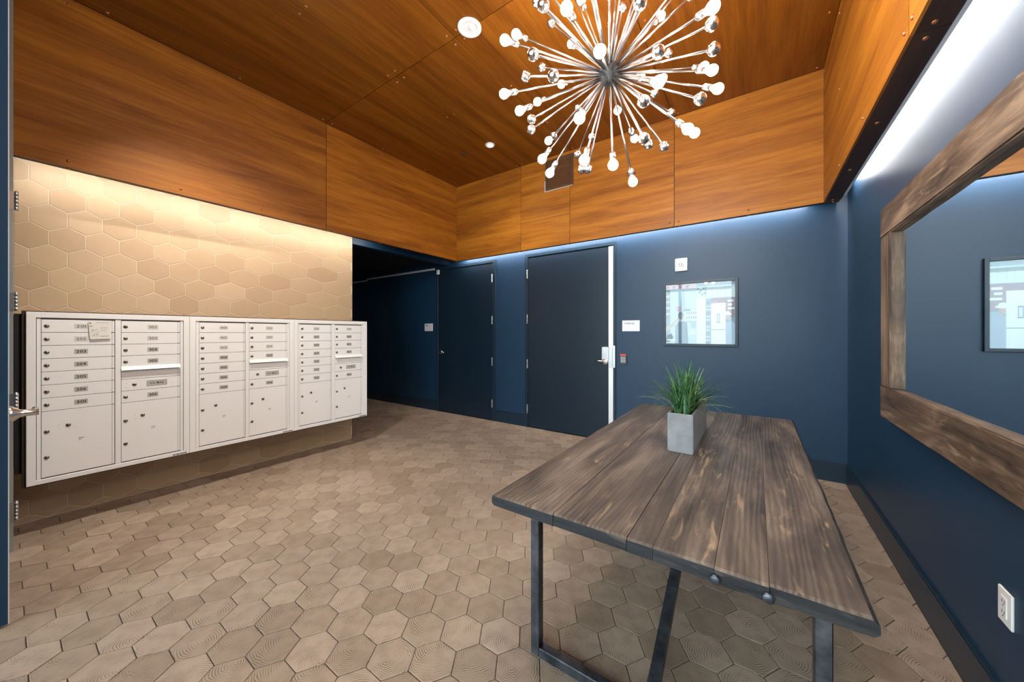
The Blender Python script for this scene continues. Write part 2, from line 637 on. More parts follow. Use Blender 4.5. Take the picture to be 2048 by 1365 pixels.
# ================================================================== STRUCTURE
# floor: grout bed with hexagonal tiles let into it
floor_bed = MB()
floor_bed.box(XW, XR + 0.12, YF - 0.1, YB + 0.12, -0.10, -0.004)
floor_bed.box(XC, XW, YWE, YB + 0.12, -0.10, -0.004)
floor = floor_bed.build('floor', M['grout_floor'])
tag(floor, 'floor of hexagonal wood-look tiles with dark joints', 'floor', kind='structure')
CAMP, CAMA = Vector((0, 0, 1.36)), 0.6065
def shows(x, y, z):
    d = -x * math.sin(CAMA) + y * math.cos(CAMA)
    r = x * math.cos(CAMA) + y * math.sin(CAMA)
    if d < 0.2:
        return None
    u, v = 1024 + 703.45 * r / d, 667.27 + 703.45 * (1.36 - z) / d
    return (u, v, d) if -120 < u < 2170 and -120 < v < 1490 else None

HX = [(-0.104, 0), (-0.05, -0.08725), (0.05, -0.08725), (0.104, 0), (0.05, 0.08725), (-0.05, 0.08725)]
cells = []
for n in range(-42, 18):
    cx0 = -1.768 + 0.154 * n + 0.05
    for k in range(-16, 22):
        cy0 = 1.1 + 0.0872 + 0.1745 * k + (0.08725 if n % 2 else 0.0)
        if cy0 > YWE + 0.04:
            x0, x1, y0, y1 = XC, XR - 0.014, YWE, YB - 0.006
        else:
            x0, x1, y0, y1 = XW + 0.004, XR - 0.014, YF + 0.02, YB
        if cx0 + 0.11 < x0 or cx0 - 0.11 > x1 or cy0 + 0.09 < y0 or cy0 - 0.09 > y1:
            continue
        poly = [(cx0 + p[0], cy0 + p[1]) for p in HX]
        whole = all(x0 < p[0] < x1 and y0 < p[1] < y1 for p in poly)
        if not whole:
            for ax, val, less in ((0, x0, False), (0, x1, True), (1, y0, False), (1, y1, True)):
                poly = clip(poly, ax, val, less)
                if len(poly) < 3:
                    break
        if len(poly) < 3:
            continue
        s = shows(cx0, cy0, 0)
        size = (1.0 / s[2] ** 3) if s else 0.0
        if s:   # hidden below the mailboxes / behind the table top counts less, still real
            pass
        cells.append((size, cx0, cy0, poly, whole))
cells.sort(key=lambda c: -c[0])
rng = random.Random(3)
variants = []
for i in range(40):
    bm, uvl, attr = new_tile_bm()
    tile_geo(bm, inset(HX, TG), lambda x, y, z: Vector((x, y, z - 0.0062)), rng, uvl, attr)
    bmesh.ops.recalc_face_normals(bm, faces=list(bm.faces))
    me = bpy.data.meshes.new('tile')
    bm.to_mesh(me)
    bm.free()
    me.materials.append(M['tile_floor'])
    variants.append(me)
rest_bm, rest_uv, rest_at = new_tile_bm()
nt = 0
for size, cx0, cy0, poly, whole in cells:
    dz = rng.uniform(-0.0007, 0.0007)
    if nt < 298 and size > 0:
        nt += 1
        if whole:
            o = shared('tile', variants[rng.randrange(40)], (cx0, cy0, dz), floor)
            o.rotation_euler = (rng.uniform(-0.004, 0.004), rng.uniform(-0.004, 0.004), 0)
        else:
            bm, uvl, attr = new_tile_bm()
            tile_geo(bm, inset(poly, TG), lambda x, y, z: Vector((x, y, z - 0.0062 + dz)), rng, uvl, attr)
            finish(bm, 'tile', M['tile_floor'], floor)
    else:
        tile_geo(rest_bm, inset(poly, TG), lambda x, y, z: Vector((x, y, z - 0.0062 + dz)), rng, rest_uv, rest_at)
finish(rest_bm, 'far_tiles', M['tile_floor'], floor, 'stuff')

# tiled left wall
wl = MB()
wl.box(XW - 0.15, XW, YH + 0.001, YWE - 0.001, -0.05, ZC)
wall_left = wl.build('wall_left', M['grout_wall'])
tag(wall_left, 'left wall clad in pale hexagonal wood-look tiles behind the mailboxes', 'wall', kind='structure')
we = MB()
we.box(XC, XW - 0.1505, YWE - 0.12, YWE - 0.001, -0.05, ZC)
we.box(XW - 0.15, XW + 0.006, YWE - 0.001, YWE + 0.0, 0.0, ZS + 0.02)
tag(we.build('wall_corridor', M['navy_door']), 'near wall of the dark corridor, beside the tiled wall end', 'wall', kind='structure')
COLS = [-0.075, 0.012, 0.099, 0.186, 0.273, 0.362, 0.448, 0.54, 0.638, 0.742, 0.84, 0.946, 1.041, 1.162, 1.283, 1.406, 1.530, 1.657, 1.838, 2.012, 2.195, 2.375, 2.555, 2.735]
for r in range(-17, 3):
    zc = 2.526 + 0.1515 * r
    odd = r % 2           # row 0 is centred on COLS index 1+2k -> edges at even indices
    for i in range(1, len(COLS) - 1):
        if (i % 2) == (1 if odd == 0 else 0):
            y0, ym, y1 = COLS[i - 1], COLS[i], COLS[i + 1]
            # row 0 has its upright joints at 0.099, 0.273 ... (even indices)
            hh, hp = 0.0505, 0.101
            poly = [(y0, zc - hh), (ym, zc - hp), (y1, zc - hh), (y1, zc + hh), (ym, zc + hp), (y0, zc + hh)]
            for ax, val, less in ((0, YH + 0.004, False), (0, YWE - 0.0005, True), (1, 0.001, False), (1, 2.74, True)):
                poly = clip(poly, ax, val, less)
                if len(poly) < 3:
                    break
            if len(poly) < 3:
                continue
            if zc + hp < 1.44 and zc - hp > 0.50 and ym < 2.45:
                continue          # nothing of these shows behind the mailbox cabinet
            bm, uvl, attr = new_tile_bm()
            tile_geo(bm, inset(poly, 0.0021), lambda x, y, z: Vector((XW - 0.0045 + z, x, y)), rng, uvl, attr)
            finish(bm, 'tile', M['tile_wall'], wall_left)

# other walls (openings left for the two doors)
D1 = (-4.577, -3.372, 2.461)     # leaf x0, x1, top
D2 = (-2.724, -1.465, 2.455)
wbk = MB()
for x0, x1, z0, z1 in ((XC, D1[0] - 0.002, 0, ZC), (D1[0] - 0.002, D1[1] + 0.004, D1[2] + 0.004, ZC), (D1[1] + 0.004, D2[0] - 0.004, 0, ZC),
                       (D2[0] - 0.004, D2[1] + 0.004, D2[2] + 0.012, ZC), (D2[1] + 0.004, XR + 0.12, 0, ZC)):
    wbk.box(x0, x1, YB, YB + 0.12, z0, z1)
wbk.box(D1[0] - 0.002, D1[1] + 0.004, YB + 0.06, YB + 0.12, 0, D1[2] + 0.004)  # unseen backing added behind the door leaves to block light leaks
wbk.box(D2[0] - 0.004, D2[1] + 0.004, YB + 0.06, YB + 0.12, 0, D2[2] + 0.012)
wall_back = wbk.build('wall_back', M['navy'])
tag(wall_back, 'navy painted back wall with two doors', 'wall', kind='structure')
tag(MB().box(XR, XR + 0.12, YF - 0.1, YB - 0.001, -0.05, ZC).build('wall_right', M['navy']), 'navy painted right wall carrying the big mirror', 'wall', kind='structure')
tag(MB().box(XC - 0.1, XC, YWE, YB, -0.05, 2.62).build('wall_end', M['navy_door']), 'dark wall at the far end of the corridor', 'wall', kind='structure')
ch = MB()
ch.box(XC, XW - 0.101, YWE, YB - 0.001, 2.62, 2.70)
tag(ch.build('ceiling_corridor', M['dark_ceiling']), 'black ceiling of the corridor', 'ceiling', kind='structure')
hb = MB()
hb.box(XW - 0.10, XW, YWE + 0.001, YB - 0.001, 2.527, ZC)
tag(hb.build('trim_header', M['navy']), 'navy header beam over the corridor opening', 'beam', kind='structure')
# entrance stub, front return and glazing
wf = MB()
wf.box(XW - 0.15, -3.83, -0.12, YH, -0.05, ZC)
wf.box(-3.95, -3.83, YF, -0.12, -0.05, ZC)
tag(wf.build('wall_front', M['navy']), 'navy stub wall by the entrance door', 'wall', kind='structure')
win = struct('window_1', 'dark framed street glazing behind the viewer', 'window', ((XRS - 3.8) / 2, YF, 0))
fr = MB()
edges = [-3.83, -2.72, -1.58, -0.44, XR]
for x in edges:
    xx = min(max(x, -3.80), XR - 0.035)
    fr.box(xx - 0.03, xx + 0.03, YF - 0.05, YF + 0.05, 0.0, ZC)
for z in (0.03, 2.45, ZC - 0.03):
    fr.box(-3.83, XR, YF - 0.045, YF + 0.045, z - 0.03, z + 0.03)
fr.build('window_frame', M['black'], win)
for a, b in zip(edges, edges[1:]):
    for z0, z1 in ((0.06, 2.42), (2.48, ZC - 0.06)):
        MB().box(a + 0.03, b - 0.03, YF - 0.004, YF + 0.004, z0, z1).build('pane', M['glass'], win)
tag(MB().box(-16, 12, -14, YF - 0.06, -0.12, -0.02).build('ground_outside', M['sidewalk']), 'pale concrete pavement outside the glazing', 'pavement', kind='structure')

# baseboards
for nm, lab, bx in (('baseboard_right', 'navy baseboard along the right wall', (XR - 0.015, XR, YF + 0.06, YB, 0, 0.165)),
                    ('baseboard_back', 'navy baseboard right of the storage door', (D2[1] + 0.036, XR - 0.015, YB - 0.015, YB, 0, 0.165)),
                    ('baseboard_middle', 'low navy baseboard between the two doors', (D1[1] + 0.067, D2[0] - 0.047, YB - 0.010, YB, 0, 0.165)),
                    ('baseboard_corridor', 'navy baseboard along the corridor', (XC, D1[0] - 0.05, YB - 0.012, YB, 0, 0.150))):
    mb = MB().box(*bx)
    x0, x1, y0, y1, z0, z1 = bx
    if 'right' in nm:
        mb.box(x0 + 0.004, x1, y0, y1, z1, z1 + 0.012)
    else:
        mb.box(x0, x1, y0 + 0.004, y1, z1, z1 + 0.012)
    tag(mb.build(nm, M['navy_frame']), lab, 'baseboard', kind='structure')

# ---- ceiling panels
screw_mb = MB().lathe([(0.010, 0.0), (0.0095, 0.003), (0.006, 0.0065), (0.0, 0.008)], (0, 0, 0), (0, 0, 1), 10)
screw_src = screw_mb.build('screw', M['screw'])
screw_me = screw_src.data
bpy.data.objects.remove(screw_src)
def quat(n):
    return Vector(n).to_track_quat('Z', 'Y')
ceil_bed = MB().box(XW - 0.15, XR + 0.12, YF - 0.1, YB + 0.12, ZC + 0.012, ZC + 0.10)
ceiling = ceil_bed.build('ceiling', M['black'])
tag(ceiling, 'ceiling of large mahogany coloured wood panels', 'ceiling', kind='structure')
GP = 0.0028
CX = [XS, -2.735, -1.98, -0.74, XRS]
CY = [YF, -0.38, 2.06, YS]
CYR = [YF, -0.38, 2.06, YS]
for a, b in zip(CX, CX[1:]):
    ys = CY
    for c, d in zip(ys, ys[1:]):
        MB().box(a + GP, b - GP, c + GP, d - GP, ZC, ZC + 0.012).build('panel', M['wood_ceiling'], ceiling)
        xs_ = [a + 0.05, b - 0.05]
        ysn = [c + 0.05, d - 0.05] + ([c + (d - c) / 3, c + 2 * (d - c) / 3] if d - c > 1.5 else [])
        for x in xs_:
            for y in ysn:
                if shows(x, y, ZC):
                    shared('screw', screw_me, (x, y, ZC), ceiling, quat((0, 0, -1)))

# ---- wood fascias round the room, with led strips in the gap behind them
def fascia(name, label, fixed0, fixed1, axis, joints, matname, strip_mat, strip_rng, lift):
    """axis 'x': faces +-x and runs along y; axis 'y': faces -y and runs along x"""
    def bx(mb, p0, p1, a0, a1, z0, z1, **k):
        return mb.box(p0, p1, a0, a1, z0, z1, **k) if axis == 'x' else mb.box(a0, a1, p0, p1, z0, z1, **k)
    core = bx(MB(), fixed0 + (0.013 if fixed1 > fixed0 else -0.013), fixed1, joints[0], joints[-1], ZS + 0.012, ZC + 0.011)
    root = core.build(name, M['black'])
    tag(root, label, 'fascia', kind='structure')
    s = 1 if fixed1 > fixed0 else -1
    nrm = (-s, 0, 0) if axis == 'x' else (0, -s, 0)
    for a, b in zip(joints, joints[1:]):
        bx(MB(), fixed0, fixed0 + s * 0.012, a + GP, b - GP, ZS, ZC - 0.002).build('panel', M[matname], root)
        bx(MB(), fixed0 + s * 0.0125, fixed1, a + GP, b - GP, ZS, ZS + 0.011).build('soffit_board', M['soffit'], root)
        L = b - a
        k = max(1, round(L / 0.62))
        for i in range(k + 1):
            t = a + 0.045 + (L - 0.09) * i / k
            for z in (ZS + 0.045, ZC - 0.05) + (((ZS + ZC) / 2,) if i % 2 == 0 else ()):
                p = (fixed0, t, z) if axis == 'x' else (t, fixed0, z)
                if shows(*p):
                    shared('screw', screw_me, p, root, quat(nrm))
            q = fixed0 + (fixed1 - fixed0) * 0.5
            p = (q, t, ZS) if axis == 'x' else (t, q, ZS)
            if shows(*p):
                shared('screw', screw_me, p, root, quat((0, 0, -1)))
    a, b = strip_rng
    bx(MB(), fixed1, fixed1 + s * 0.004, a, b, ZS + 0.0005, ZS + lift + 0.02).build('light_channel', M['galv'], root)
    bx(MB(), fixed1 + s * 0.0045, fixed1 + s * 0.028, a, b, ZS + lift, ZS + lift + 0.004).build('light_strip', strip_mat, root)
    return root
fascia('trim_1', 'mahogany panel fascia above the mailbox wall', XS, XSO, 'x', [YF, -0.38, 2.072, YS - 0.001], 'wood_y', M['strip_l'], (0.04, YWE + 0.3), 0.09)
fascia('trim_2', 'mahogany panel fascia above the doors on the back wall', YS, YSO, 'y', [XSO, -2.747, -1.988, -0.737, XRO], 'wood_x', M['strip_b'], (-4.0, 0.40), 0.07)
rf = fascia('trim_3', 'mahogany panel fascia above the mirror wall', XRS, XRO, 'x', [YF, -0.38, 2.04, YS - 0.001], 'wood_y', M['strip_r'], (-0.9, 4.06), 0.13)
MB().box(XRO + 0.0045, XRO + 0.018, -0.9, 4.10, ZS + 0.0005, ZS + 0.006).build('light_channel', M['white_plastic'], rf)

# ================================================================== DOORS
def hinge(parent, x, y, z0, z1, r=0.009, leaf=0.0):
    mb = MB()
    n = 5
    for i in range(n):
        a = z0 + (z1 - z0) * i / n
        b = z0 + (z1 - z0) * (i + 1) / n
        mb.tube((x, y, a + 0.001), (x, y, b - 0.001), r, seg=10)
    mb.tube((x, y, z1), (x, y, z1 + 0.006), r * 0.8, r * 0.5, 10)
    if leaf:
        mb.box(x - leaf, x, y + r * 0.5, y + r, z0, z1)
    return mb.build('hinge', M['steel'], parent)

def door_frame(parent, x0, x1, top, w=0.047, proud=0.014, left=True):
    mb = MB()
    if left:
        mb.box(x0 - w, x0 - 0.003, YB - proud, YB + 0.10, 0, top + 0.047, 0.003)
    mb.box(x1 + 0.003, x1 + w * 0.9, YB - proud, YB + 0.10, 0, top + 0.047, 0.003)
    mb.box((x0 - 0.003) if left else x0, x1 + 0.003, YB - proud, YB + 0.10, top + 0.003, top + 0.047, 0.003)
    return mb.build('door_frame', M['navy_frame'], parent)

d1 = struct('door_1', 'dark navy flush door at the mouth of the corridor', 'door', ((D1[0] + D1[1]) / 2, YB, 0))
MB().box(D1[0] + 0.002, D1[1] - 0.001, YB - 0.004, YB + 0.04, 0.012, D1[2], 0.002).build('door_leaf', M['navy_door'], d1)
mb = MB()
mb.box(D1[1] + 0.003, D1[1] + 0.066, YB - 0.014, YB - 0.0005, 0, D1[2] + 0.047, 0.003)
mb.box(D1[0] - 0.045, D1[1] + 0.003, YB - 0.014, YB - 0.0005, D1[2] + 0.003, D1[2] + 0.047, 0.003)
mb.box(D1[0] - 0.045, D1[0] - 0.001, YB - 0.014, YB - 0.0005, 0, D1[2] + 0.003, 0.003)
mb.build('door_frame', M['navy_frame'], d1)
for z0 in (2.152, 1.503, 0.855, 0.201):
    hinge(d1, -3.376, YB - 0.015, z0, z0 + 0.125)
lv = MB().lathe([(0.033, 0), (0.033, 0.008), (0.014, 0.014), (0.012, 0.055), (0, 0.055)], (-4.505, YB - 0.004, 1.035), (0, -1, 0), 18)
lv.tube((-4.505, YB - 0.052, 1.035), (-4.385, YB - 0.052, 1.035), 0.009, seg=10)
lv.box(-4.578, -4.570, YB - 0.008, YB - 0.004, 0.985, 1.095)
lv.build('lever_handle', M['chrome'], d1)

d2 = struct('door_2', 'navy flush storage door with bare metal edge strip and keypad lever', 'door', ((D2[0] + D2[1]) / 2, YB, 0))
MB().box(D2[0] + 0.002, D2[1] - 0.061, YB - 0.004, YB + 0.04, 0.012, D2[2], 0.002).build('door_leaf', M['navy_door'], d2)
MB().box(D2[1] - 0.060, D2[1] - 0.001, YB - 0.006, YB + 0.04, 0.012, D2[2], 0.001).build('edge_strip', M['galv'], d2)
mb = MB()
mb.box(D2[0] - 0.047, D2[0] - 0.003, YB - 0.014, YB - 0.0005, 0, D2[2] + 0.052, 0.003)
mb.box(D2[1] + 0.003, D2[1] + 0.035, YB - 0.014, YB - 0.0005, 0, D2[2] + 0.052, 0.003)
mb.box(D2[0] - 0.003, D2[1] + 0.003, YB - 0.014, YB - 0.0005, D2[2] + 0.008, D2[2] + 0.052, 0.003)
mb.build('door_frame', M['navy_frame'], d2)
for z0 in (2.150, 1.500, 0.850, 0.198):
    hinge(d2, -2.728, YB - 0.016, z0, z0 + 0.128)
kp = MB().box(-1.605, -1.522, YB - 0.032, YB - 0.005, 1.00, 1.19, 0.008, seg=2)
kp.lathe([(0.041, 0), (0.041, 0.026), (0.036, 0.032), (0, 0.032)], (-1.5635, YB - 0.005, 1.005), (0, -1, 0), 20)
lock = kp.build('keypad_lock', M['steel'], d2)
for i in range(3):
    for j in range(4):
        x = -1.588 + 0.017 * i
        z = 1.172 - 0.017 * j
        MB().box(x - 0.0055, x + 0.0055, YB - 0.036, YB - 0.031, z - 0.0055, z + 0.0055, 0.001).build('button', M['key'], lock)
lv = MB().tube((-1.5635, YB - 0.036, 1.01), (-1.5635, YB - 0.065, 1.01), 0.012, seg=12)
lv.tube((-1.5635, YB - 0.062, 1.01), (-1.680, YB - 0.062, 1.014), 0.010, seg=10)
lv.build('lever_handle', M['chrome'], d2)
gd = MB().box(-1.513, -1.436, YB - 0.020, YB - 0.0145, 0.932, 1.205, 0.002)
gd.box(-1.474, -1.466, YB - 0.030, YB - 0.0195, 0.945, 1.195, 0.002)
gd.lathe([(0.006, 0), (0.006, 0.004), (0, 0.005)], (-1.492, YB - 0.02, 1.175), (0, -1, 0), 10)
gd.lathe([(0.006, 0), (0.006, 0.004), (0, 0.005)], (-1.452, YB - 0.02, 0.965), (0, -1, 0), 10)
gd.build('latch_guard', M['steel'], d2)

# entrance door leaf seen edge-on at the far left, standing open
d3 = struct('door_3', 'open navy entrance door seen edge-on with steel lever', 'door', (-3.79, 0.03, 0))
MB().box(-3.798, -2.85, -0.0345, 0.0105, 0.012, ZC - 0.3, 0.001).build('door_leaf', M['navy'], d3)
MB().box(-2.8498, -2.847, 0.0080, 0.0112, 0.012, ZC - 0.3).build('edge_strip', M['galv'], d3)
MB().box(-3.828, -3.800, -0.0345, 0.0300, 0.0, ZC - 0.25).build('door_frame', M['jamb'], d3)
for z0 in (2.13, 1.50, 0.87, 0.19):
    h_ = hinge(d3, -3.805, 0.0405, z0, z0 + 0.115, 0.0095)
    MB().box(-3.7998, -3.7975, 0.0135, 0.0310, z0, z0 + 0.115).build('hinge_plate', M['steel'], d3)
y0 = 0.0108
lv = MB().lathe([(0.040, 0), (0.040, 0.006), (0.036, 0.012), (0.020, 0.030), (0.0165, 0.045), (0.0165, 0.085), (0, 0.085)], (-2.93, y0, 0.972), (0, 1, 0), 20)
lv.tube((-2.93, y0 + 0.074, 0.972), (-3.05, y0 + 0.078, 0.972), 0.012, seg=12)
lv.build('lever_handle', M['steel'], d3)

# ================================================================== MAILBOXES
XM = -3.955
cab = thing('mailbox_cabinet', 'dark brown cabinet carrying the white mailboxes on the tiled wall', 'cabinet', (-4.15, 1.3, 0.335))
MB().box(XW + 0.006, -4.0, -0.0 + YH + 0.004, 2.52, 0.43, 1.49).build('body', M['black'], cab)
MB().box(-3.9995, -3.976, 0.062, 2.566, 0.333, 1.512, 0.002).build('back_board', M['brown_trim'], cab)

lock_mb = MB()
lock_mb.lathe([(0.0125, 0.0), (0.0125, 0.0015), (0.010, 0.0035), (0.0085, 0.0045), (0.0, 0.0045)], (0, 0, 0), (1, 0, 0), 14)
lock_mb.box(0.0043, 0.0052, -0.0012, 0.0012, -0.005, 0.005, mi=1)
lsrc = lock_mb.build('lock', [M['lock'], M['ink']])
lock_me = lsrc.data
bpy.data.objects.remove(lsrc)
riv = MB().lathe([(0.004, 0), (0.003, 0.0015), (0, 0.002)], (0, 0, 0), (1, 0, 0), 8).build('rivet', M['white_metal'])
riv_me = riv.data
bpy.data.objects.remove(riv)
PITCH, ZTOP = 0.0896, 1.456
FACE = XM - 0.005
RT, UPV = (0, 1, 0), (0, 0, 1)
def zrow(r):
    return ZTOP - PITCH * r
def mail_unit(label, Y0, Y1, inner, cols, left_nums, right_nums, parcels, faint):
    root = thing('mailbox_unit', label, 'mailbox', (XM - 0.02, (Y0 + Y1) / 2, 0.343), 'wall mailbox units')
    iy0, iy1 = inner
    f = MB()
    x0, x1 = -3.9755, XM
    f.box(x0, x1, Y0 + 0.001, iy0, 0.343, 1.504, 0.002)
    f.box(x0, x1, iy1, Y1 - 0.001, 0.343, 1.504, 0.002)
    f.box(x0, x1, iy0 - 0.001, iy1 + 0.001, 0.343, 0.374, 0.002)
    f.box(x0, x1, iy0 - 0.001, iy1 + 0.001, 1.466, 1.504, 0.002)
    f.build('frame', M['white_metal'], root)
    MB().box(x0, FACE - 0.008, iy0 - 0.001, iy1 + 0.001, 0.372, 1.468).build('backing', M['seam'], root)
    (a0, a1, a2), (b0, b1, b2) = cols
    st = MB()
    st.box(x0, FACE - 0.002, iy0 + 0.003, a0 - 0.002, 0.377, 1.462)
    st.box(x0, FACE - 0.001, a2 + 0.004, b0 - 0.002, 0.377, 1.462)
    st.box(x0, FACE - 0.002, b2 + 0.003, iy1 - 0.003, 0.377, 1.462)
    st.build('mullion', M['white_metal'], root)
    def door(c0, c1, c2, r0, r1, name='compartment_door'):
        z1, z0 = zrow(r0) - 0.0016, zrow(r1) + 0.0016
        d = MB()
        d.box(FACE - 0.0075, FACE, c0, c1, z0, z1, 0.0012)
        d.box(FACE - 0.0075, FACE - 0.002, c1 + 0.002, c2, z0 + 0.0005, z1 - 0.0005)
        d.tube((FACE - 0.002, (c1 + c2) / 2 + 0.001, z0 + 0.003), (FACE - 0.002, (c1 + c2) / 2 + 0.001, z0 + 0.012), 0.003, seg=6)
        return d.build(name, M['white_metal'], root)
    def tenant(c0, c1, c2, r, num):
        d = door(c0, c1, c2, r, r + 1)
        zc_ = (zrow(r) + zrow(r + 1)) / 2 - 0.001
        shared('lock', lock_me, (FACE, c0 + 0.0215, zc_), d)
        yc = c0 + 0.170
        if num:
            MB().box(FACE, FACE + 0.0012, yc - 0.031, yc + 0.031, zc_ - 0.016, zc_ + 0.018).build('number_plate', M['plate'] if r > faint else M['faint_plate'], d)
            text('number', num, (FACE + 0.0016, yc, zc_ + 0.001), RT, UPV, 0.044, 0.019, M['ink'] if r > faint else M['grey_ink'], d)
        else:
            MB().box(FACE, FACE + 0.0012, yc - 0.031, yc + 0.031, zc_ - 0.016, zc_ + 0.018).build('number_plate', M['plate'], d)
    def parcel(c0, c1, c2, code):
        d = door(c0, c1, c2, 7, 12, 'parcel_door')
        for z in (0.690, 0.515):
            shared('lock', lock_me, (FACE, c0 + 0.0215, z), d)
        ym = c0 + 0.113
        shared('lock', lock_me, (FACE, ym, 0.718), d)
        for dy in (-0.038, 0.036):
            for dz in (-0.016, 0.016):
                shared('rivet', riv_me, (FACE, ym + dy, 0.716 + dz), d)
        text('number', code, (FACE + 0.0006, c0 + 0.171, 0.612), RT, UPV, 0.024, 0.019, M['faint_ink'], d)
    for r, num in enumerate(left_nums):
        tenant(a0, a1, a2, r, num)
    parcel(a0, a1, a2, parcels[0])
    for r, num in enumerate(right_nums[:4]):
        tenant(b0, b1, b2, r, num)
    # outgoing mail slot with its hood
    slot = door(b0, b1, b2, 4, 5, 'outgoing_slot')
    zt, zb = zrow(4) + 0.008, zrow(4) - 0.019
    h = MB()
    h.prism([(FACE + 0.0005, b0 - 0.002, zt), (FACE + 0.006, b0 - 0.002, zt), (FACE + 0.026, b0 - 0.002, zb), (FACE + 0.023, b0 - 0.002, zb), (FACE + 0.0005, b0 - 0.002, zb + 0.018)], (0, b2 - b0 + 0.002, 0))
    hood = h.build('hood', M['white_metal'], slot)
    MB().box(FACE - 0.0005, FACE + 0.0008, b0 + 0.006, b2 - 0.01, zb - 0.006, zb + 0.016).build('slot_opening', M['ink'], slot)
    # master door with the mail plate
    us = door(b0, b1, b2, 5, 6, 'master_door')
    zc_ = (zrow(5) + zrow(6)) / 2
    shared('lock', lock_me, (FACE, b0 + 0.068, zc_ + 0.001), us)
    for dy, dz in ((0.028, 0.016), (0.028, -0.016), (0.104, 0.016), (0.104, -0.016), (0.280, 0.0)):
        shared('rivet', riv_me, (FACE, b0 + dy, zc_ + dz), us)
    pl = MB().box(FACE, FACE + 0.0015, b0 + 0.135, b0 + 0.252, zc_ - 0.021, zc_ + 0.024)
    pl.build('mail_plate', M['plate'], us)
    bd = MB()
    ya, yb_, za, zb2 = b0 + 0.1375, b0 + 0.2495, zc_ - 0.0185, zc_ + 0.0215
    for q in ((ya, yb_, za, za + 0.0012), (ya, yb_, zb2 - 0.0012, zb2), (ya, ya + 0.0012, za, zb2), (yb_ - 0.0012, yb_, za, zb2)):
        bd.box(FACE + 0.0014, FACE + 0.0017, *q)
    bd.build('plate_border', M['grey_ink'], us)
    text('lettering', 'U.S. MAIL', (FACE + 0.0018, b0 + 0.1935, zc_ + 0.002), RT, UPV, 0.082, 0.0165, M['ink'], us)
    tenant(b0, b1, b2, 6, right_nums[4])
    parcel(b0, b1, b2, parcels[1])
    # small maker plate at the lower right of the frame, print too small to read
    mk = MB()
    yy = Y1 - 0.105
    for w_ in (0.012, 0.006, 0.014, 0.004, 0.010, 0.008, 0.013):
        mk.box(XM + 0.0002, XM + 0.0008, yy, yy + w_, 0.3485, 0.360)
        yy += w_ + 0.003
    mk.build('maker_plate', M['grey_ink'], root)
    return root
M['faint_plate'] = plain('worn_number_plate', (0.70, 0.69, 0.66), 0.5, 0.0)
mail_unit('left one of three white mailbox units, numbers 201 to 306, card stuck on it', 0.078, 0.895, (0.118, 0.857), ((0.140, 0.456, 0.469), (0.504, 0.821, 0.834)),
          ['201', '202', '203', '204', '205', '206', '301'], ['302', '303', '304', '305', '306'], ('1P', '2P'), 1)
mail_unit('middle one of three white mailbox units, numbers 401 to 506', 0.895, 1.719, (0.935, 1.675), ((0.959, 1.278, 1.290), (1.324, 1.640, 1.652)),
          ['401', '402', '403', '404', '405', '406', '501'], ['502', '503', '504', '505', '506'], ('3P', '4P'), 2)
mail_unit('white mailbox unit nearest the corridor, numbers 601 to 804', 1.719, 2.555, (1.757, 2.510), ((1.777, 2.099, 2.111), (2.153, 2.469, 2.481)),
          ['601', '602', '603', '604', '701', '702', '703'], ['704', '801', '802', '803', '804'], ('5P', '6P'), 0)

card = thing('notice_card', 'small white printed card stuck over mailboxes 201 and 202', 'card', (FACE + 0.005, 0.395, 1.316))
Xc = FACE + 0.0065
def cq(y, z):      # card coordinates 0..1 -> wall
    a = Vector((0.341, 1.447)); b = Vector((0.452, 1.449)); c = Vector((0.349, 1.316)); d = Vector((0.449, 1.322))
    p = (a * (1 - y) + b * y) * (1 - z) + (c * (1 - y) + d * y) * z
    return (Xc + 0.004 * z, p.x, p.y)
MB().prism([cq(0, 0), cq(1, 0), cq(1, 0.96), cq(0.96, 1), cq(0.04, 1), cq(0, 0.96)], (0.0012, 0, 0)).build('sheet', M['paper'], card)
def cr(mb, y0, y1, z0, z1):
    o = Vector((0.0015, 0, 0))
    mb.poly([Vector(cq(y0, z1)) + o, Vector(cq(y1, z1)) + o, Vector(cq(y1, z0)) + o, Vector(cq(y0, z0)) + o])
mb = MB()
for y0, y1, z0, z1 in ((0.34, 0.9, 0.06, 0.085), (0.5, 0.86, 0.36, 0.385), (0.5, 0.8, 0.45, 0.468), (0.5, 0.8, 0.53, 0.548), (0.03, 0.18, 0.24, 0.30), (0.52, 0.9, 0.83, 0.87), (0.05, 0.45, 0.84, 0.85)):
    cr(mb, y0, y1, z0, z1)
mb.build('print', M['faint_ink'], card)
mb = MB()
rg = random.Random(5)
for i in range(26):
    y, z = rg.uniform(0.10, 0.42), rg.uniform(0.40, 0.78)
    cr(mb, y, y + rg.uniform(0.02, 0.05), z, z + rg.uniform(0.02, 0.05))
mb.build('drawing', M['olive_ink'], card)
mb = MB()
mb.poly([Vector(cq(0.08 + 0.05 * math.cos(a * 0.7854), 0.10 + 0.045 * math.sin(a * 0.7854))) + Vector((0.0016, 0, 0)) for a in range(8)])
mb.build('logo', M['orange'], card)

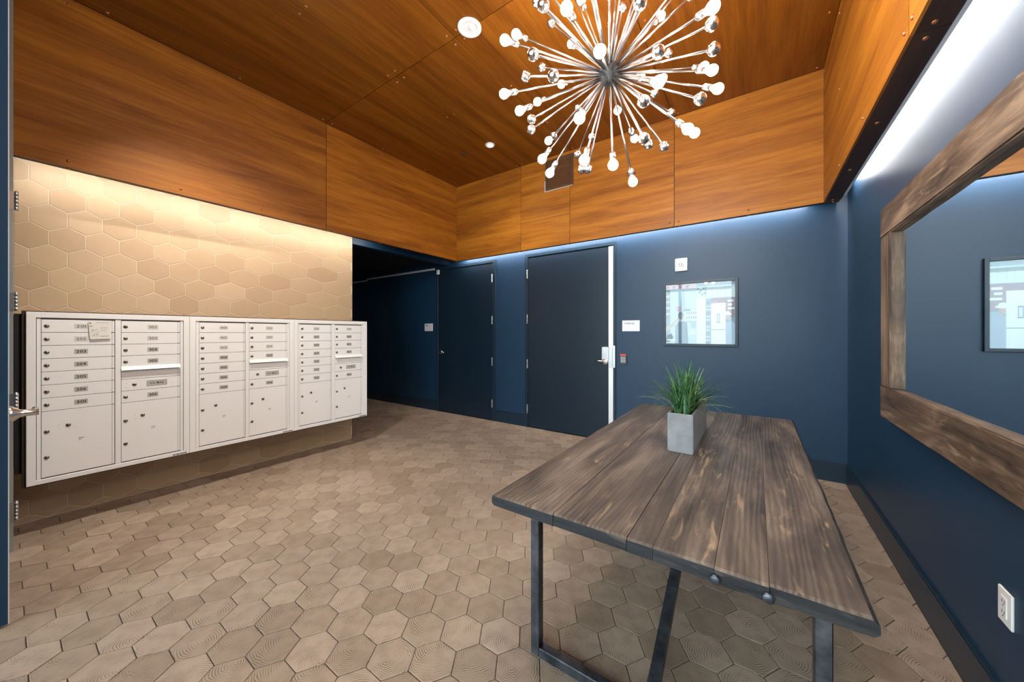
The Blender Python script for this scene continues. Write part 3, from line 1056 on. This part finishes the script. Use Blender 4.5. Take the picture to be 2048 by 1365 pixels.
# ================================================================== TABLE
TX0, TX1, TY0, TY1, TZ, TT = -0.812, 0.213, 1.036, 3.112, 0.76, 0.045
table = thing('table', 'long rustic table of dark weathered planks on black steel frames', 'table', ((TX0 + TX1) / 2, (TY0 + TY1) / 2, 0))
seams = [TX0, -0.555, -0.312, -0.238, -0.088, 0.026, TX1]
trng = random.Random(11)
for i, (a, b) in enumerate(zip(seams, seams[1:])):
    g = 0.0011 if i in (1, 2) else 0.0004
    a2 = a + (g if i else 0)
    b2 = b - ((0.0011 if i == 1 else 0.0004) if i < 5 else 0)
    bm = bmesh.new()
    n = 26
    left, right = (i == 0), (i == 5)
    prof_n = 6
    rows = []
    e0, e1 = trng.uniform(-0.004, 0.004), trng.uniform(-0.004, 0.004)
    for k in range(n + 1):
        t = k / n
        y = TY0 + e0 + (TY1 + e1 - TY0 - e0) * t
        wl_ = trng.uniform(-0.002, 0.002) if left else 0
        wr_ = trng.uniform(-0.002, 0.002) if right else 0
        end = min(k, n - k)
        drop = 0.005 if end == 0 else 0.0
        cl, cr_ = (0.010 if left else 0.0005), (0.010 if right else 0.0005)
        zt = TZ - drop
        zb = TZ - TT + (0.006 if end == 0 else 0)
        rows.append([bm.verts.new(p) for p in (
            (a2 + wl_ + cl, y, zt), (b2 + wr_ - cr_, y, zt), (b2 + wr_, y, zt - cr_ * 0.9), (b2 + wr_, y, zb + cr_ * 0.8), (b2 + wr_ - cr_, y, zb), (a2 + wl_ + cl, y, zb), (a2 + wl_, y, zb + cl * 0.8), (a2 + wl_, y, zt - cl * 0.9))])
        if k in (0, n):
            pass
    # bring the second row close to the end so that the end edge is a short rounded lip
    for v in rows[1]:
        v.co.y = TY0 + e0 + 0.008
    for v in rows[-2]:
        v.co.y = TY1 + e1 - 0.008
    m8 = 8
    for r0, r1 in zip(rows, rows[1:]):
        for j in range(m8):
            f = bm.faces.new([r0[j], r0[(j + 1) % m8], r1[(j + 1) % m8], r1[j]])
            f.material_index = 0 if j == 0 else (1 if ((left and j in (5, 6, 7)) or (right and j in (1, 2, 3))) else 0)
    for r0 in (rows[0], rows[-1]):
        f = bm.faces.new(r0)
        f.material_index = 1
    bmesh.ops.recalc_face_normals(bm, faces=list(bm.faces))
    off = wloc(table)
    for v in bm.verts:
        v.co -= off
    me = bpy.data.meshes.new('plank')
    bm.to_mesh(me)
    bm.free()
    me.materials.append(M['table'])
    me.materials.append(M['table_edge'])
    o = bpy.data.objects.new('plank', me)
    COL.objects.link(o)
    o.parent = table
for x in (-0.086, 0.0235):
    MB().lathe([(0.0125, 0), (0.0125, 0.003), (0.010, 0.005), (0, 0.005)], (x, TY0 - 0.006, 0.7325), (0, -1, 0), 14).build('bolt', M['raw_steel'], table)
def tube_frame(y):
    fr_ = MB()
    xa, xb, w_, z1 = -0.788, 0.172, 0.040, TZ - TT - 0.0005
    fr_.box(xa, xa + w_, y, y + w_, 0.0, z1, 0.003)
    fr_.box(xb - w_, xb, y, y + w_, 0.0, z1, 0.003)
    fr_.box(xa + w_, xb - w_, y, y + w_, 0.0, w_, 0.003)
    fr_.box(xa + w_, xb - w_, y, y + w_, z1 - w_, z1, 0.003)
    return fr_.build('leg_frame', M['raw_steel'], table)
tube_frame(1.274)
tube_frame(2.85)
br = MB()
xm_ = -0.310
br.prism([(xm_ - 0.02, 1.316, 0.012), (xm_ + 0.02, 1.316, 0.012), (xm_ + 0.02, 1.316, 0.060), (xm_ - 0.02, 1.316, 0.060)], (0, 2.846 - 1.316, 0.655))
br.build('brace', M['raw_steel'], table)

# ================================================================== PLANTER
planter = thing('planter', 'grey concrete trough planter with bushy grass on the table', 'planter', (-0.313, 2.20, TZ + 0.0005))
px0, px1, py0, py1, pz0, pz1 = -0.372, -0.254, 1.928, 2.50, TZ + 0.0005, 0.956
bm = bmesh.new()
t = 0.012
ib, ob = (px0 + t, px1 - t, py0 + t, py1 - t), (px0, px1, py0, py1)
def ring_v(q, z):
    return [bm.verts.new((x, y, z)) for x, y in ((q[0], q[2]), (q[1], q[2]), (q[1], q[3]), (q[0], q[3]))]
va_, vb_, vc_, vd_ = ring_v(ob, pz0), ring_v(ob, pz1), ring_v(ib, pz1), ring_v(ib, pz0 + 0.025)
bm.faces.new(list(reversed(va_)))
bm.faces.new(vd_)
for r0, r1 in ((va_, vb_), (vb_, vc_), (vc_, vd_)):
    for j in range(4):
        bm.faces.new([r0[j], r0[(j + 1) % 4], r1[(j + 1) % 4], r1[j]])
bmesh.ops.recalc_face_normals(bm, faces=list(bm.faces))
oe = [e for e in bm.edges if e.is_convex and all(min(abs(v.co.x - px0), abs(v.co.x - px1)) < 0.02 for v in e.verts)]
bmesh.ops.bevel(bm, geom=[e for e in oe if e.calc_face_angle(0) > 1.0], offset=0.004, segments=2, affect='EDGES')
for v in bm.verts:
    v.co -= wloc(planter)
finish(bm, 'trough', M['concrete'], planter)
MB().box(px0 + t, px1 - t, py0 + t, py1 - t, pz0 + 0.03, pz1 - 0.02).build('soil', M['soil'], planter)
grng = random.Random(21)
def blade(kind):
    """mesh for one blade, root at the origin"""
    bm = bmesh.new()
    L, lean, bend, w = kind
    n = 7
    pts = []
    p = Vector((0, 0, 0))
    ang = lean
    for i in range(n + 1):
        pts.append((p.copy(), w * (1.0 - (i / n) ** 1.6) + 0.0006))
        p += Vector((math.sin(ang), 0, math.cos(ang))) * (L / n)
        ang += bend / n
    rows = []
    for p, ww in pts:
        rows.append((bm.verts.new(p + Vector((0, -ww, 0))), bm.verts.new(p + Vector((0, 0, -0.0012 if ww > 0.001 else 0))), bm.verts.new(p + Vector((0, ww, 0)))))
    for r0, r1 in zip(rows, rows[1:]):
        bm.faces.new([r0[0], r0[1], r1[1], r1[0]]).smooth = True
        bm.faces.new([r0[1], r0[2], r1[2], r1[1]]).smooth = True
    me = bpy.data.meshes.new('grass_blade')
    bm.to_mesh(me)
    bm.free()
    me.materials.append(M['blade'])
    return me
kinds = {}
for nm, nn, Ls, ln, bd in (('up', 12, (0.20, 0.31), (0.02, 0.30), (0.05, 0.45)), ('out', 14, (0.20, 0.30), (0.35, 0.75), (0.3, 1.0)), ('droop', 8, (0.24, 0.32), (0.6, 1.0), (0.9, 2.0))):
    kinds[nm] = [blade((grng.uniform(*Ls), grng.uniform(*ln), grng.uniform(*bd), grng.uniform(0.0028, 0.0056))) for _ in range(nn)]
for i in range(290):
    k = grng.random()
    nm = 'up' if k < 0.42 else ('out' if k < 0.88 else 'droop')
    me = grng.choice(kinds[nm])
    x = grng.uniform(px0 + 0.025, px1 - 0.025)
    y = grng.gauss(2.13, 0.085)
    y = min(max(y, py0 + 0.035), py1 - 0.05)
    o = shared('grass_blade', me, (x, y, pz1 - 0.022), planter)
    o.rotation_euler = (0, 0, grng.uniform(0, 6.283))
    sc = grng.uniform(0.75, 1.05)
    o.scale = (sc, sc, sc)
    if grng.random() < 0.05:
        o.material_slots[0].link = 'OBJECT'
        o.material_slots[0].material = M['dry_blade']

# ================================================================== CHANDELIER
HUB = Vector((-0.668, 1.910, 2.798))
chand = thing('chandelier', 'starburst chandelier of nickel rods ending in lit bulbs and silver balls', 'chandelier', tuple(HUB))
MB().lathe([(0.0, -0.060), (0.023, -0.055), (0.042, -0.043), (0.058, -0.014), (0.058, 0.014), (0.042, 0.043), (0.023, 0.055), (0.0, 0.060)], HUB, (0, 0, 1), 24).build('hub', M['gunmetal'], chand)
MB().tube(HUB + Vector((0, 0, 0.045)), Vector((HUB.x, HUB.y, ZC - 0.02)), 0.008, seg=12).build('stem', M['chrome'], chand)
MB().lathe([(0.075, 0), (0.075, 0.012), (0.055, 0.024), (0.012, 0.030), (0, 0.030)], (HUB.x, HUB.y, ZC), (0, 0, -1), 28).build('ceiling_canopy', M['chrome'], chand)
BULBS = [(-0.416, -0.409, 0.106), (-0.473, -0.221, 0.296), (0.028, -0.591, -0.1), (-0.193, 0.063, 0.565), (0.14, -0.514, -0.276), (-0.326, 0.205, 0.46), (-0.503, -0.298, -0.08), (-0.439, 0.288, 0.29), (-0.558, 0.164, 0.146), (-0.462, -0.2, -0.139), (0.001, -0.402, -0.445), (-0.53, 0.269, -0.081), (-0.411, -0.028, -0.364), (-0.383, 0.019, -0.44), (-0.05, -0.229, -0.553), (0.07, -0.145, -0.578), (0.06, 0.24, -0.525), (-0.139, 0.566, 0.144), (-0.03, 0.595, -0.075), (0.397, -0.03, -0.449), (0.392, 0.227, -0.345), (0.508, 0.155, -0.193), (0.486, 0.117, -0.113), (0.418, 0.413, 0.119), (0.329, -0.335, -0.374), (0.17, 0.53, 0.223), (0.033, 0.524, 0.291), (0.199, 0.327, 0.462), (0.523, -0.271, -0.112)]
BALLS = [(-0.093, -0.572, -0.006), (-0.341, -0.212, 0.419), (-0.357, -0.013, 0.457), (-0.171, -0.531, -0.159), (-0.485, 0.091, 0.305), (-0.392, -0.25, -0.0), (-0.081, -0.503, -0.278), (-0.422, -0.137, -0.172), (-0.436, -0.119, -0.22), (-0.373, 0.413, 0.164), (-0.375, 0.41, -0.165), (-0.214, 0.119, -0.424), (-0.183, 0.135, -0.426), (-0.501, 0.289, -0.05), (-0.044, 0.577, -0.033), (0.228, -0.171, -0.506), (0.157, 0.214, -0.342), (0.238, 0.233, -0.371), (0.261, -0.308, -0.416), (0.114, 0.547, 0.155), (0.22, 0.536, -0.016), (0.455, -0.077, -0.352), (0.338, -0.378, -0.281), (0.224, 0.439, 0.305), (0.518, -0.161, -0.206), (0.516, -0.223, -0.142), (0.005, 0.22, 0.537), (0.292, -0.482, -0.135), (-0.005, 0.437, -0.381), (-0.306, 0.492, -0.024)]
BULBS += [(0.30, -0.10, 0.51), (-0.05, -0.30, 0.52), (0.45, 0.05, 0.39), (-0.25, -0.38, 0.39), (0.25, -0.43, 0.34), (0.55, -0.05, 0.24), (0.06, -0.02, 0.60)]
BALLS += [(0.17, -0.20, 0.52), (-0.20, -0.12, 0.53), (0.41, -0.25, 0.33), (0.02, -0.48, 0.32), (0.38, 0.20, 0.39), (0.15, 0.10, 0.55), (0.50, -0.20, 0.22), (0.10, -0.56, 0.12)]
ball_me = {}
def uv_ball(name, r, m, seg=16, rings=10):
    prof = [(r * math.sin(math.pi * i / rings), -r * math.cos(math.pi * i / rings)) for i in range(rings + 1)]
    prof[0], prof[-1] = (0, -r), (0, r)
    o = MB().lathe(prof, (0, 0, 0), (0, 0, 1), seg).build(name, m)
    me = o.data
    bpy.data.objects.remove(o)
    return me
me_ball = uv_ball('ball', 0.027, M['ball'])
bprof = [(0.0, 0.028)] + [(0.0255 * math.sin(math.pi * i / 10), 0.002 + 0.0265 * math.cos(math.pi * i / 10)) for i in range(1, 8)] + [(0.0105, -0.030), (0.0, -0.030)]
o = MB().lathe(list(reversed(bprof)), (0, 0, 0), (0, 0, 1), 14).build('bulb', M['bulb'])
me_bulb = o.data
bpy.data.objects.remove(o)
o = MB().lathe([(0, -0.046), (0.0075, -0.046), (0.0115, -0.040), (0.0150, -0.038), (0.0150, 0.0), (0, 0.0)], (0, 0, 0), (0, 0, 1), 12).build('socket', M['rod'])
me_sock = o.data
bpy.data.objects.remove(o)
def arm(vec, bulb):
    d = Vector(vec)
    L = d.length
    u = d / L
    q = u.to_track_quat('Z', 'Y')
    tip = HUB + d
    end = L - (0.075 if bulb else 0.022)
    a = MB().tube(HUB + u * 0.040, HUB + u * end, 0.0048, seg=8).build('arm', M['rod'], chand)
    if bulb:
        shared('socket', me_sock, HUB + u * (L - 0.030), a, q)
        shared('bulb', me_bulb, tip, a, q)
    else:
        shared('ball', me_ball, tip, a, q)
for v in BULBS:
    arm(v, True)
for v in BALLS:
    arm(v, False)

# ================================================================== MIRROR
my0, my1, mz0, mz1 = 0.92, 3.009, 0.861, 2.104
MXF, MXB = 0.615, XR - 0.001
mirror = thing('mirror', 'large mirror in a rustic dark timber frame on the right wall', 'mirror', (XR, (my0 + my1) / 2, mz0))
def board(x0, x1, y0, y1, z0, z1, m, jit=0.004, seed=1):
    rg_ = random.Random(seed)
    mb = MB()
    mb.box(x0, x1, y0, y1, z0, z1)
    es = [e for e in mb.bm.edges]
    bmesh.ops.subdivide_edges(mb.bm, edges=[e for e in es if (e.verts[0].co - e.verts[1].co).length > 0.5], cuts=14, use_grid_fill=True)
    bmesh.ops.bevel(mb.bm, geom=[e for e in mb.bm.edges if len(e.link_faces) == 2 and e.calc_face_angle(0) > 1.0], offset=0.006, segments=2, affect='EDGES')
    for v in mb.bm.verts:
        if v.co.x < x1 - 0.004:
            v.co += Vector((0, rg_.uniform(-jit, jit) * 0.3, rg_.uniform(-jit, jit) * 0.45))
    return mb.build('frame_board', m, mirror)
board(MXF, MXB, my0, my1, 1.931, mz1, M['mirror_y'], seed=1)
board(MXF, MXB, my0, my1, mz0, 1.046, M['mirror_y'], seed=2)
board(MXF + 0.0015, MXB, 2.828, my1 - 0.002, 1.0475, 1.9295, M['mirror_z'], 0.002, seed=3)
board(MXF + 0.0015, MXB, my0 + 0.002, my0 + 0.182, 1.0475, 1.9295, M['mirror_z'], 0.002, seed=4)
MB().box(0.648, 0.656, my0 + 0.16, 2.85, 1.03, 1.95).build('mirror_glass', M['mirror'], mirror)

# ================================================================== PICTURE
pic = thing('framed_picture', 'framed photo print of a street with two people on the back wall', 'picture', (-0.515, YB, 1.222))
fx0, fx1, fz0, fz1 = -0.878, -0.152, 1.220, 1.940
f = MB()
fw_ = 0.026
for q in ((fx0, fx0 + fw_, fz0, fz1), (fx1 - fw_, fx1, fz0, fz1), (fx0 + fw_, fx1 - fw_, fz0, fz0 + fw_), (fx0 + fw_, fx1 - fw_, fz1 - fw_, fz1)):
    f.box(q[0], q[1], YB - 0.030, YB - 0.0005, q[2], q[3], 0.0015)
f.build('frame', M['navy_frame'], pic)
def flat(name, col):
    k = 0.30     # pale blue glass reflection blended into the print colours
    return plain(name, tuple(c * (1 - k) + f_ * k for c, f_ in zip(col, (0.45, 0.58, 0.72))), 0.6)
PM_ = [flat('print_sky', (0.50, 0.60, 0.72)), flat('print_pale_wall', (0.66, 0.70, 0.74)), flat('print_grey_tower', (0.36, 0.44, 0.54)), flat('print_maroon', (0.27, 0.06, 0.12)),
       flat('print_navy', (0.07, 0.11, 0.20)), flat('print_skin', (0.52, 0.33, 0.28)), flat('print_brick_red', (0.40, 0.09, 0.09)), flat('print_white', (0.80, 0.82, 0.83)), flat('print_teal', (0.14, 0.28, 0.33)),
       flat('print_hair', (0.04, 0.04, 0.06)), flat('print_slate', (0.20, 0.25, 0.34)), flat('print_pink', (0.56, 0.32, 0.38))]
ix0, ix1, iz0, iz1 = fx0 + fw_, fx1 - fw_, fz0 + fw_, fz1 - fw_
pr = MB()
lay = [0]
def pp(pts, mi):
    lay[0] += 1
    y = YB - 0.004 - lay[0] * 0.00005
    pr.poly([(ix0 + (ix1 - ix0) * a, y, iz1 - (iz1 - iz0) * b) for a, b in reversed(pts)], mi)
def rc(a0, a1, b0, b1, mi):
    pp([(a0, b0), (a1, b0), (a1, b1), (a0, b1)], mi)
def ov(cx_, cz_, rx, rz, mi, n=14):
    pp([(cx_ + rx * math.cos(6.283 * i / n), cz_ + rz * math.sin(6.283 * i / n)) for i in range(n)], mi)
rc(0, 1, 0, 1, 0)
rc(0, 0.46, 0.0, 0.09, 11)
for i in range(4):
    ov(0.03 + 0.1 * i, 0.05, 0.022, 0.022, 3)
rc(0.46, 1, 0, 0.06, 10)
rc(0.0, 0.07, 0.08, 0.95, 10)
for i in range(9):
    rc(0.005, 0.06, 0.14 + 0.05 * i, 0.155 + 0.05 * i, 7 if i % 2 else 3)
pp([(0.26, 0.10), (0.275, 0.10), (0.32, 0.42), (0.22, 0.42)], 2)
rc(0.235, 0.305, 0.34, 0.47, 2)
rc(0.30, 0.48, 0.44, 0.70, 1)
for i in range(5):
    for j in range(3):
        rc(0.315 + 0.033 * i, 0.334 + 0.033 * i, 0.47 + 0.075 * j, 0.51 + 0.075 * j, 10)
rc(0.27, 0.38, 0.42, 0.46, 10)
rc(0.47, 0.60, 0.08, 0.24, 1)
for a, b in ((0.49, 0.10), (0.53, 0.13), (0.57, 0.10), (0.51, 0.16), (0.55, 0.19), (0.585, 0.17)):
    ov(a, b, 0.017, 0.020, 8)
rc(0.595, 0.605, 0.06, 0.22, 8)
rc(0.47, 0.60, 0.25, 1.0, 7)
for i in range(9):
    rc(0.48, 0.595, 0.30 + 0.05 * i, 0.305 + 0.05 * i, 1)
rc(0.61, 1.0, 0.09, 0.25, 1)
for i in range(6):
    rc(0.63 + 0.06 * i, 0.632 + 0.06 * i, 0.10, 0.24, 2)
rc(0.60, 0.68, 0.27, 1.0, 10)
for i in range(12):
    rc(0.605, 0.675, 0.33 + 0.055 * i, 0.342 + 0.055 * i, 7 if i % 3 else 4)
rc(0.68, 1.0, 0.26, 0.58, 3)
rc(0.90, 0.98, 0.30, 0.33, 7)
rc(0.90, 0.96, 0.36, 0.39, 7)
rc(0.90, 0.99, 0.42, 0.45, 7)
rc(0.88, 1.0, 0.56, 0.62, 4)
rc(0.66, 1.0, 0.58, 1.0, 10)
# man seen from behind on the left
pp([(0.15, 1.0), (0.15, 0.70), (0.20, 0.63), (0.27, 0.61), (0.33, 0.66), (0.345, 1.0)], 4)
pp([(0.21, 0.64), (0.21, 0.56), (0.275, 0.56), (0.28, 0.63)], 5)
ov(0.235, 0.53, 0.045, 0.065, 9)
ov(0.275, 0.555, 0.014, 0.030, 5)
pp([(0.0, 0.72), (0.10, 0.66), (0.19, 0.56), (0.20, 0.60), (0.13, 0.70), (0.0, 0.80)], 5)
ov(0.20, 0.42, 0.05, 0.045, 5)
ov(0.20, 0.395, 0.045, 0.025, 11)
pp([(0.345, 0.80), (0.43, 0.76), (0.46, 0.84), (0.345, 0.86)], 1)
ov(0.42, 0.69, 0.045, 0.055, 2)
pp([(0.0, 0.98), (0.02, 0.86), (0.09, 0.83), (0.12, 0.90), (0.05, 0.98)], 9)
rc(0.02, 0.16, 0.93, 0.95, 7)
# person in a pale hat on the right
pp([(0.78, 1.0), (0.80, 0.70), (0.86, 0.64), (0.97, 0.64), (1.0, 0.70), (1.0, 1.0)], 2)
ov(0.90, 0.57, 0.030, 0.045, 5)
ov(0.90, 0.525, 0.055, 0.018, 7)
ov(0.90, 0.505, 0.032, 0.028, 7)
# glass reflection of a white panel with a window, painted into the print
rc(0.675, 0.875, 0.345, 1.0, 7)
rc(0.675, 0.875, 0.765, 0.775, 10)
rc(0.755, 0.795, 0.52, 0.655, 10)
rc(0.762, 0.788, 0.535, 0.645, 1)
rc(0.74, 0.81, 0.655, 0.66, 10)
pr.build('print', PM_, pic)
MB().box(ix0, ix1, YB - 0.0105, YB - 0.0085, iz0, iz1).build('glass_pane', M['glass'], pic)

# ================================================================== SMALL WALL THINGS
sg = thing('storage_sign', 'pale wall sign reading STORAGE right of the storage door', 'sign', (-1.2485, YB, 1.386))
MB().box(-1.353, -1.144, YB - 0.004, YB - 0.0003, 1.386, 1.518, 0.001).build('plate', M['sign'], sg)
text('lettering', 'STORAGE', (-1.268, YB - 0.0045, 1.482), (1, 0, 0), (0, 0, 1), 0.118, 0.018, M['ink'], sg)
sg = thing('room_sign', 'small square wall sign left of the corridor door', 'sign', (-4.82, YB, 1.402))
MB().box(-4.931, -4.716, YB - 0.004, YB - 0.0003, 1.402, 1.535, 0.001).build('plate', M['sign'], sg)
text('lettering', 'MPE', (-4.868, YB - 0.0045, 1.50), (1, 0, 0), (0, 0, 1), 0.066, 0.022, M['ink'], sg)

st = thing('fire_alarm', 'white square fire alarm with strobe lens above the picture', 'alarm', (-0.688, YB, 2.052))
MB().box(-0.750, -0.627, YB - 0.030, YB - 0.0005, 2.058, 2.200, 0.005).build('housing', M['white_plastic'], st)
MB().box(-0.716, -0.660, YB - 0.050, YB - 0.0295, 2.110, 2.170, 0.005).build('strobe_lens', M['key'], st)
gr = MB()
for i in range(2):
    gr.box(-0.709 + 0.026 * i, -0.699 + 0.026 * i, YB - 0.0508, YB - 0.0498, 2.122, 2.140)
gr.build('flash_tube', M['grey_ink'], st)
for i, c in enumerate('FIRE'):
    text('lettering', c, (-0.737, YB - 0.0306, 2.152 - 0.019 * i), (1, 0, 0), (0, 0, 1), 0.008 if c != 'I' else 0.003, 0.013, M['red_ink'], st)
    text('lettering', c, (-0.642, YB - 0.0306, 2.152 - 0.019 * i), (1, 0, 0), (0, 0, 1), 0.008 if c != 'I' else 0.003, 0.013, M['red_ink'], st)

kr = thing('keypad_reader', 'black wall keypad with red light bar beside the storage door', 'keypad', (-1.3365, YB, 0.971))
MB().box(-1.379, -1.294, YB - 0.024, YB - 0.0005, 0.971, 1.114, 0.008, seg=2).build('housing', M['black_plastic'], kr)
MB().box(-1.372, -1.301, YB - 0.0255, YB - 0.0238, 1.086, 1.107, 0.001).build('light_bar', M['red'], kr)
MB().box(-1.365, -1.308, YB - 0.0262, YB - 0.0254, 1.091, 1.098).build('light_window', M['red_ink'], kr)
for i in range(3):
    for j in range(4):
        x, z = -1.358 + 0.0215 * i, 1.068 - 0.0195 * j
        MB().box(x - 0.006, x + 0.006, YB - 0.0275, YB - 0.0235, z - 0.006, z + 0.006, 0.0015).build('button', M['key'], kr)

ol = thing('outlet', 'white double power outlet low on the right wall', 'outlet', (XR, 1.879, 0.40))
MB().box(XR - 0.007, XR - 0.0005, 1.839, 1.919, 0.399, 0.515, 0.003, seg=2).build('cover_plate', M['white_plastic'], ol)
ins = MB().box(XR - 0.0095, XR - 0.0065, 1.862, 1.896, 0.423, 0.491, 0.0015).build('receptacle', M['white_plastic'], ol)
mb = MB()
for zz in (0.475, 0.440):
    mb.box(XR - 0.0101, XR - 0.0093, 1.8715, 1.8735, zz - 0.005, zz + 0.005)
    mb.box(XR - 0.0101, XR - 0.0093, 1.8845, 1.8865, zz - 0.005, zz + 0.005)
    mb.box(XR - 0.0101, XR - 0.0093, 1.877, 1.881, zz - 0.014, zz - 0.010)
mb.build('slots', M['ink'], ol)

rw = thing('cable_raceway', 'pale cable raceway along the top of the corridor wall', 'raceway', (-5.9, YB, 2.48))
MB().box(-6.70, -4.66, YB - 0.022, YB - 0.0005, 2.478, 2.510, 0.003).build('channel', M['sign'], rw)
MB().box(XC + 0.01, -6.7005, YB - 0.022, YB - 0.0005, 2.452, 2.478, 0.003).build('channel', M['sign'], rw)
ds = thing('door_sensor', 'small white sensor box at the corridor door corner', 'sensor', (-4.56, YB, 2.39))
MB().box(-4.592, -4.530, YB - 0.034, YB - 0.0145, 2.39, 2.468, 0.004).build('housing', M['white_plastic'], ds)
MB().box(-4.575, -4.547, YB - 0.0352, YB - 0.034, 2.41, 2.45).build('cover', M['sign'], ds)

vent = thing('air_vent', 'brown return air grille high on the back wood fascia', 'vent', (-2.14, YS, 3.28))
va = MB()
va.box(-2.345, -1.936, YS - 0.010, YS - 0.0005, 3.283, 3.305)
va.box(-2.345, -1.936, YS - 0.010, YS - 0.0005, 3.668, 3.690)
va.box(-2.345, -2.323, YS - 0.010, YS - 0.0005, 3.305, 3.668)
va.box(-1.958, -1.936, YS - 0.010, YS - 0.0005, 3.305, 3.668)
M['vent'] = plain('brown_vent_metal', (0.10, 0.060, 0.040), 0.45, 0.3)
va.build('frame', M['vent'], vent)
for i in range(15):
    z = 3.312 + 0.0235 * i
    s_ = MB().prism([(-2.323, YS - 0.008, z), (-2.323, YS - 0.0065, z + 0.001), (-2.323, YS - 0.001, z + 0.021), (-2.323, YS - 0.0025, z + 0.0205)], (0.365, 0, 0))
    s_.build('slat', M['vent'], vent)
mb = MB().box(-2.355, -2.3455, YS - 0.014, YS - 0.0005, 3.275, 3.42)
mb.box(-2.3455, -1.94, YS - 0.014, YS - 0.0005, 3.275, 3.2825)
mb.build('bright_edge', M['galv'], vent)

# ---- ceiling fittings
def gimbal(x, y, label, lit):
    o = thing('recessed_light', label, 'ceiling light', (x, y, ZC))
    rr = 0.092 if not lit else 0.060
    MB().lathe([(rr, 0.0), (rr, 0.006), (rr * 0.93, 0.011), (rr * 0.66, 0.009), (rr * 0.55, 0.001), (rr * 0.5, -0.002)], (x, y, ZC - 0.0005), (0, 0, -1), 36).build('trim_ring', M['white_plastic'], o)
    if lit:
        MB().lathe([(rr * 0.62, 0.002), (0.0, 0.0035)], (x, y, ZC - 0.0005), (0, 0, -1), 24).build('lamp', M['glow_white'], o)
    else:
        MB().lathe([(rr * 0.56, 0.001), (rr * 0.40, 0.005), (rr * 0.2, 0.002), (0.0, 0.002)], (x, y, ZC - 0.0005), (0, 0, -1), 28).build('reflector', M['sign'], o)
        MB().lathe([(rr * 0.16, 0.0), (rr * 0.16, 0.010), (rr * 0.10, 0.013), (0.0, 0.013)], (x + 0.012, y + 0.008, ZC - 0.0015), (0, 0, -1), 16).build('lamp', M['white_plastic'], o)
    return o
gimbal(-1.826, 2.054, 'round white recessed light, unlit, at the ceiling panel corner', False)
gimbal(-2.752, 3.481, 'small lit recessed downlight near the back left ceiling corner', True)
for x, y, lb in ((-2.752, 0.6, 'added unseen downlight brightening the mailbox side near the entrance'), (-0.05, 0.3, 'lit recessed downlight just inside the street glazing')):  # mailbox-side downlight is added out of view to brighten the boxes
    gimbal(x, y, lb, True)
for x, y, p, aim in ((-2.752, 3.481, 14, None), (-2.752, 0.6, 90, (-3.96, 1.25, 0.95)), (-0.05, 0.3, 20, None)):
    l = bpy.data.lights.new('downlight_beam', 'SPOT')
    l.energy = p
    l.spot_size = R(120 if aim is None else 74)
    l.spot_blend = 0.9
    l.shadow_soft_size = 0.05
    l.color = (1.0, 0.93, 0.84)
    lo = bpy.data.objects.new('downlight_beam', l)
    COL.objects.link(lo)
    lo.location = (x, y, ZC - 0.02)
    if aim:     # added lamp aimed to brighten the mailboxes
        lo.rotation_mode = 'QUATERNION'
        lo.rotation_quaternion = (Vector(aim) - lo.location).to_track_quat('-Z', 'Y')
sp = thing('sprinkler', 'small dark round sprinkler cap on the ceiling beside the downlight', 'sprinkler', (-3.187, 3.465, ZC))
MB().lathe([(0.036, 0), (0.036, 0.004), (0.030, 0.007), (0, 0.007)], (-3.187, 3.465, ZC), (0, 0, -1), 20).build('cover_plate', M['vent'], sp)
MB().lathe([(0.008, 0), (0.008, 0.014), (0.016, 0.015), (0.016, 0.017), (0, 0.017)], (-3.187, 3.465, ZC - 0.006), (0, 0, -1), 14).build('head', M['vent'], sp)
# dry leaf on the floor
lfv = thing('fallen_leaf', 'small yellow dry leaf on the floor at the corridor mouth', 'leaf', (-4.45, 2.92, 0))
mb = MB()
pts = [(-0.06, 0.0, 0.004), (-0.03, 0.022, 0.010), (0.01, 0.030, 0.014), (0.05, 0.014, 0.008), (0.075, 0.0, 0.004), (0.05, -0.016, 0.009), (0.0, -0.026, 0.013), (-0.035, -0.018, 0.008)]
ctr = Vector((0.0, 0.0, 0.004))
V = [Vector((-4.45, 2.92, 0)) + Vector(p) for p in pts]
C0 = Vector((-4.45, 2.92, 0)) + ctr
for i in range(8):
    mb.poly([C0, V[i], V[(i + 1) % 8]])
mb.tube(V[4], V[4] + Vector((0.045, 0.01, 0.002)), 0.0015, 0.001, 6)
mb.build('leaf_blade', M['leaf'], lfv)
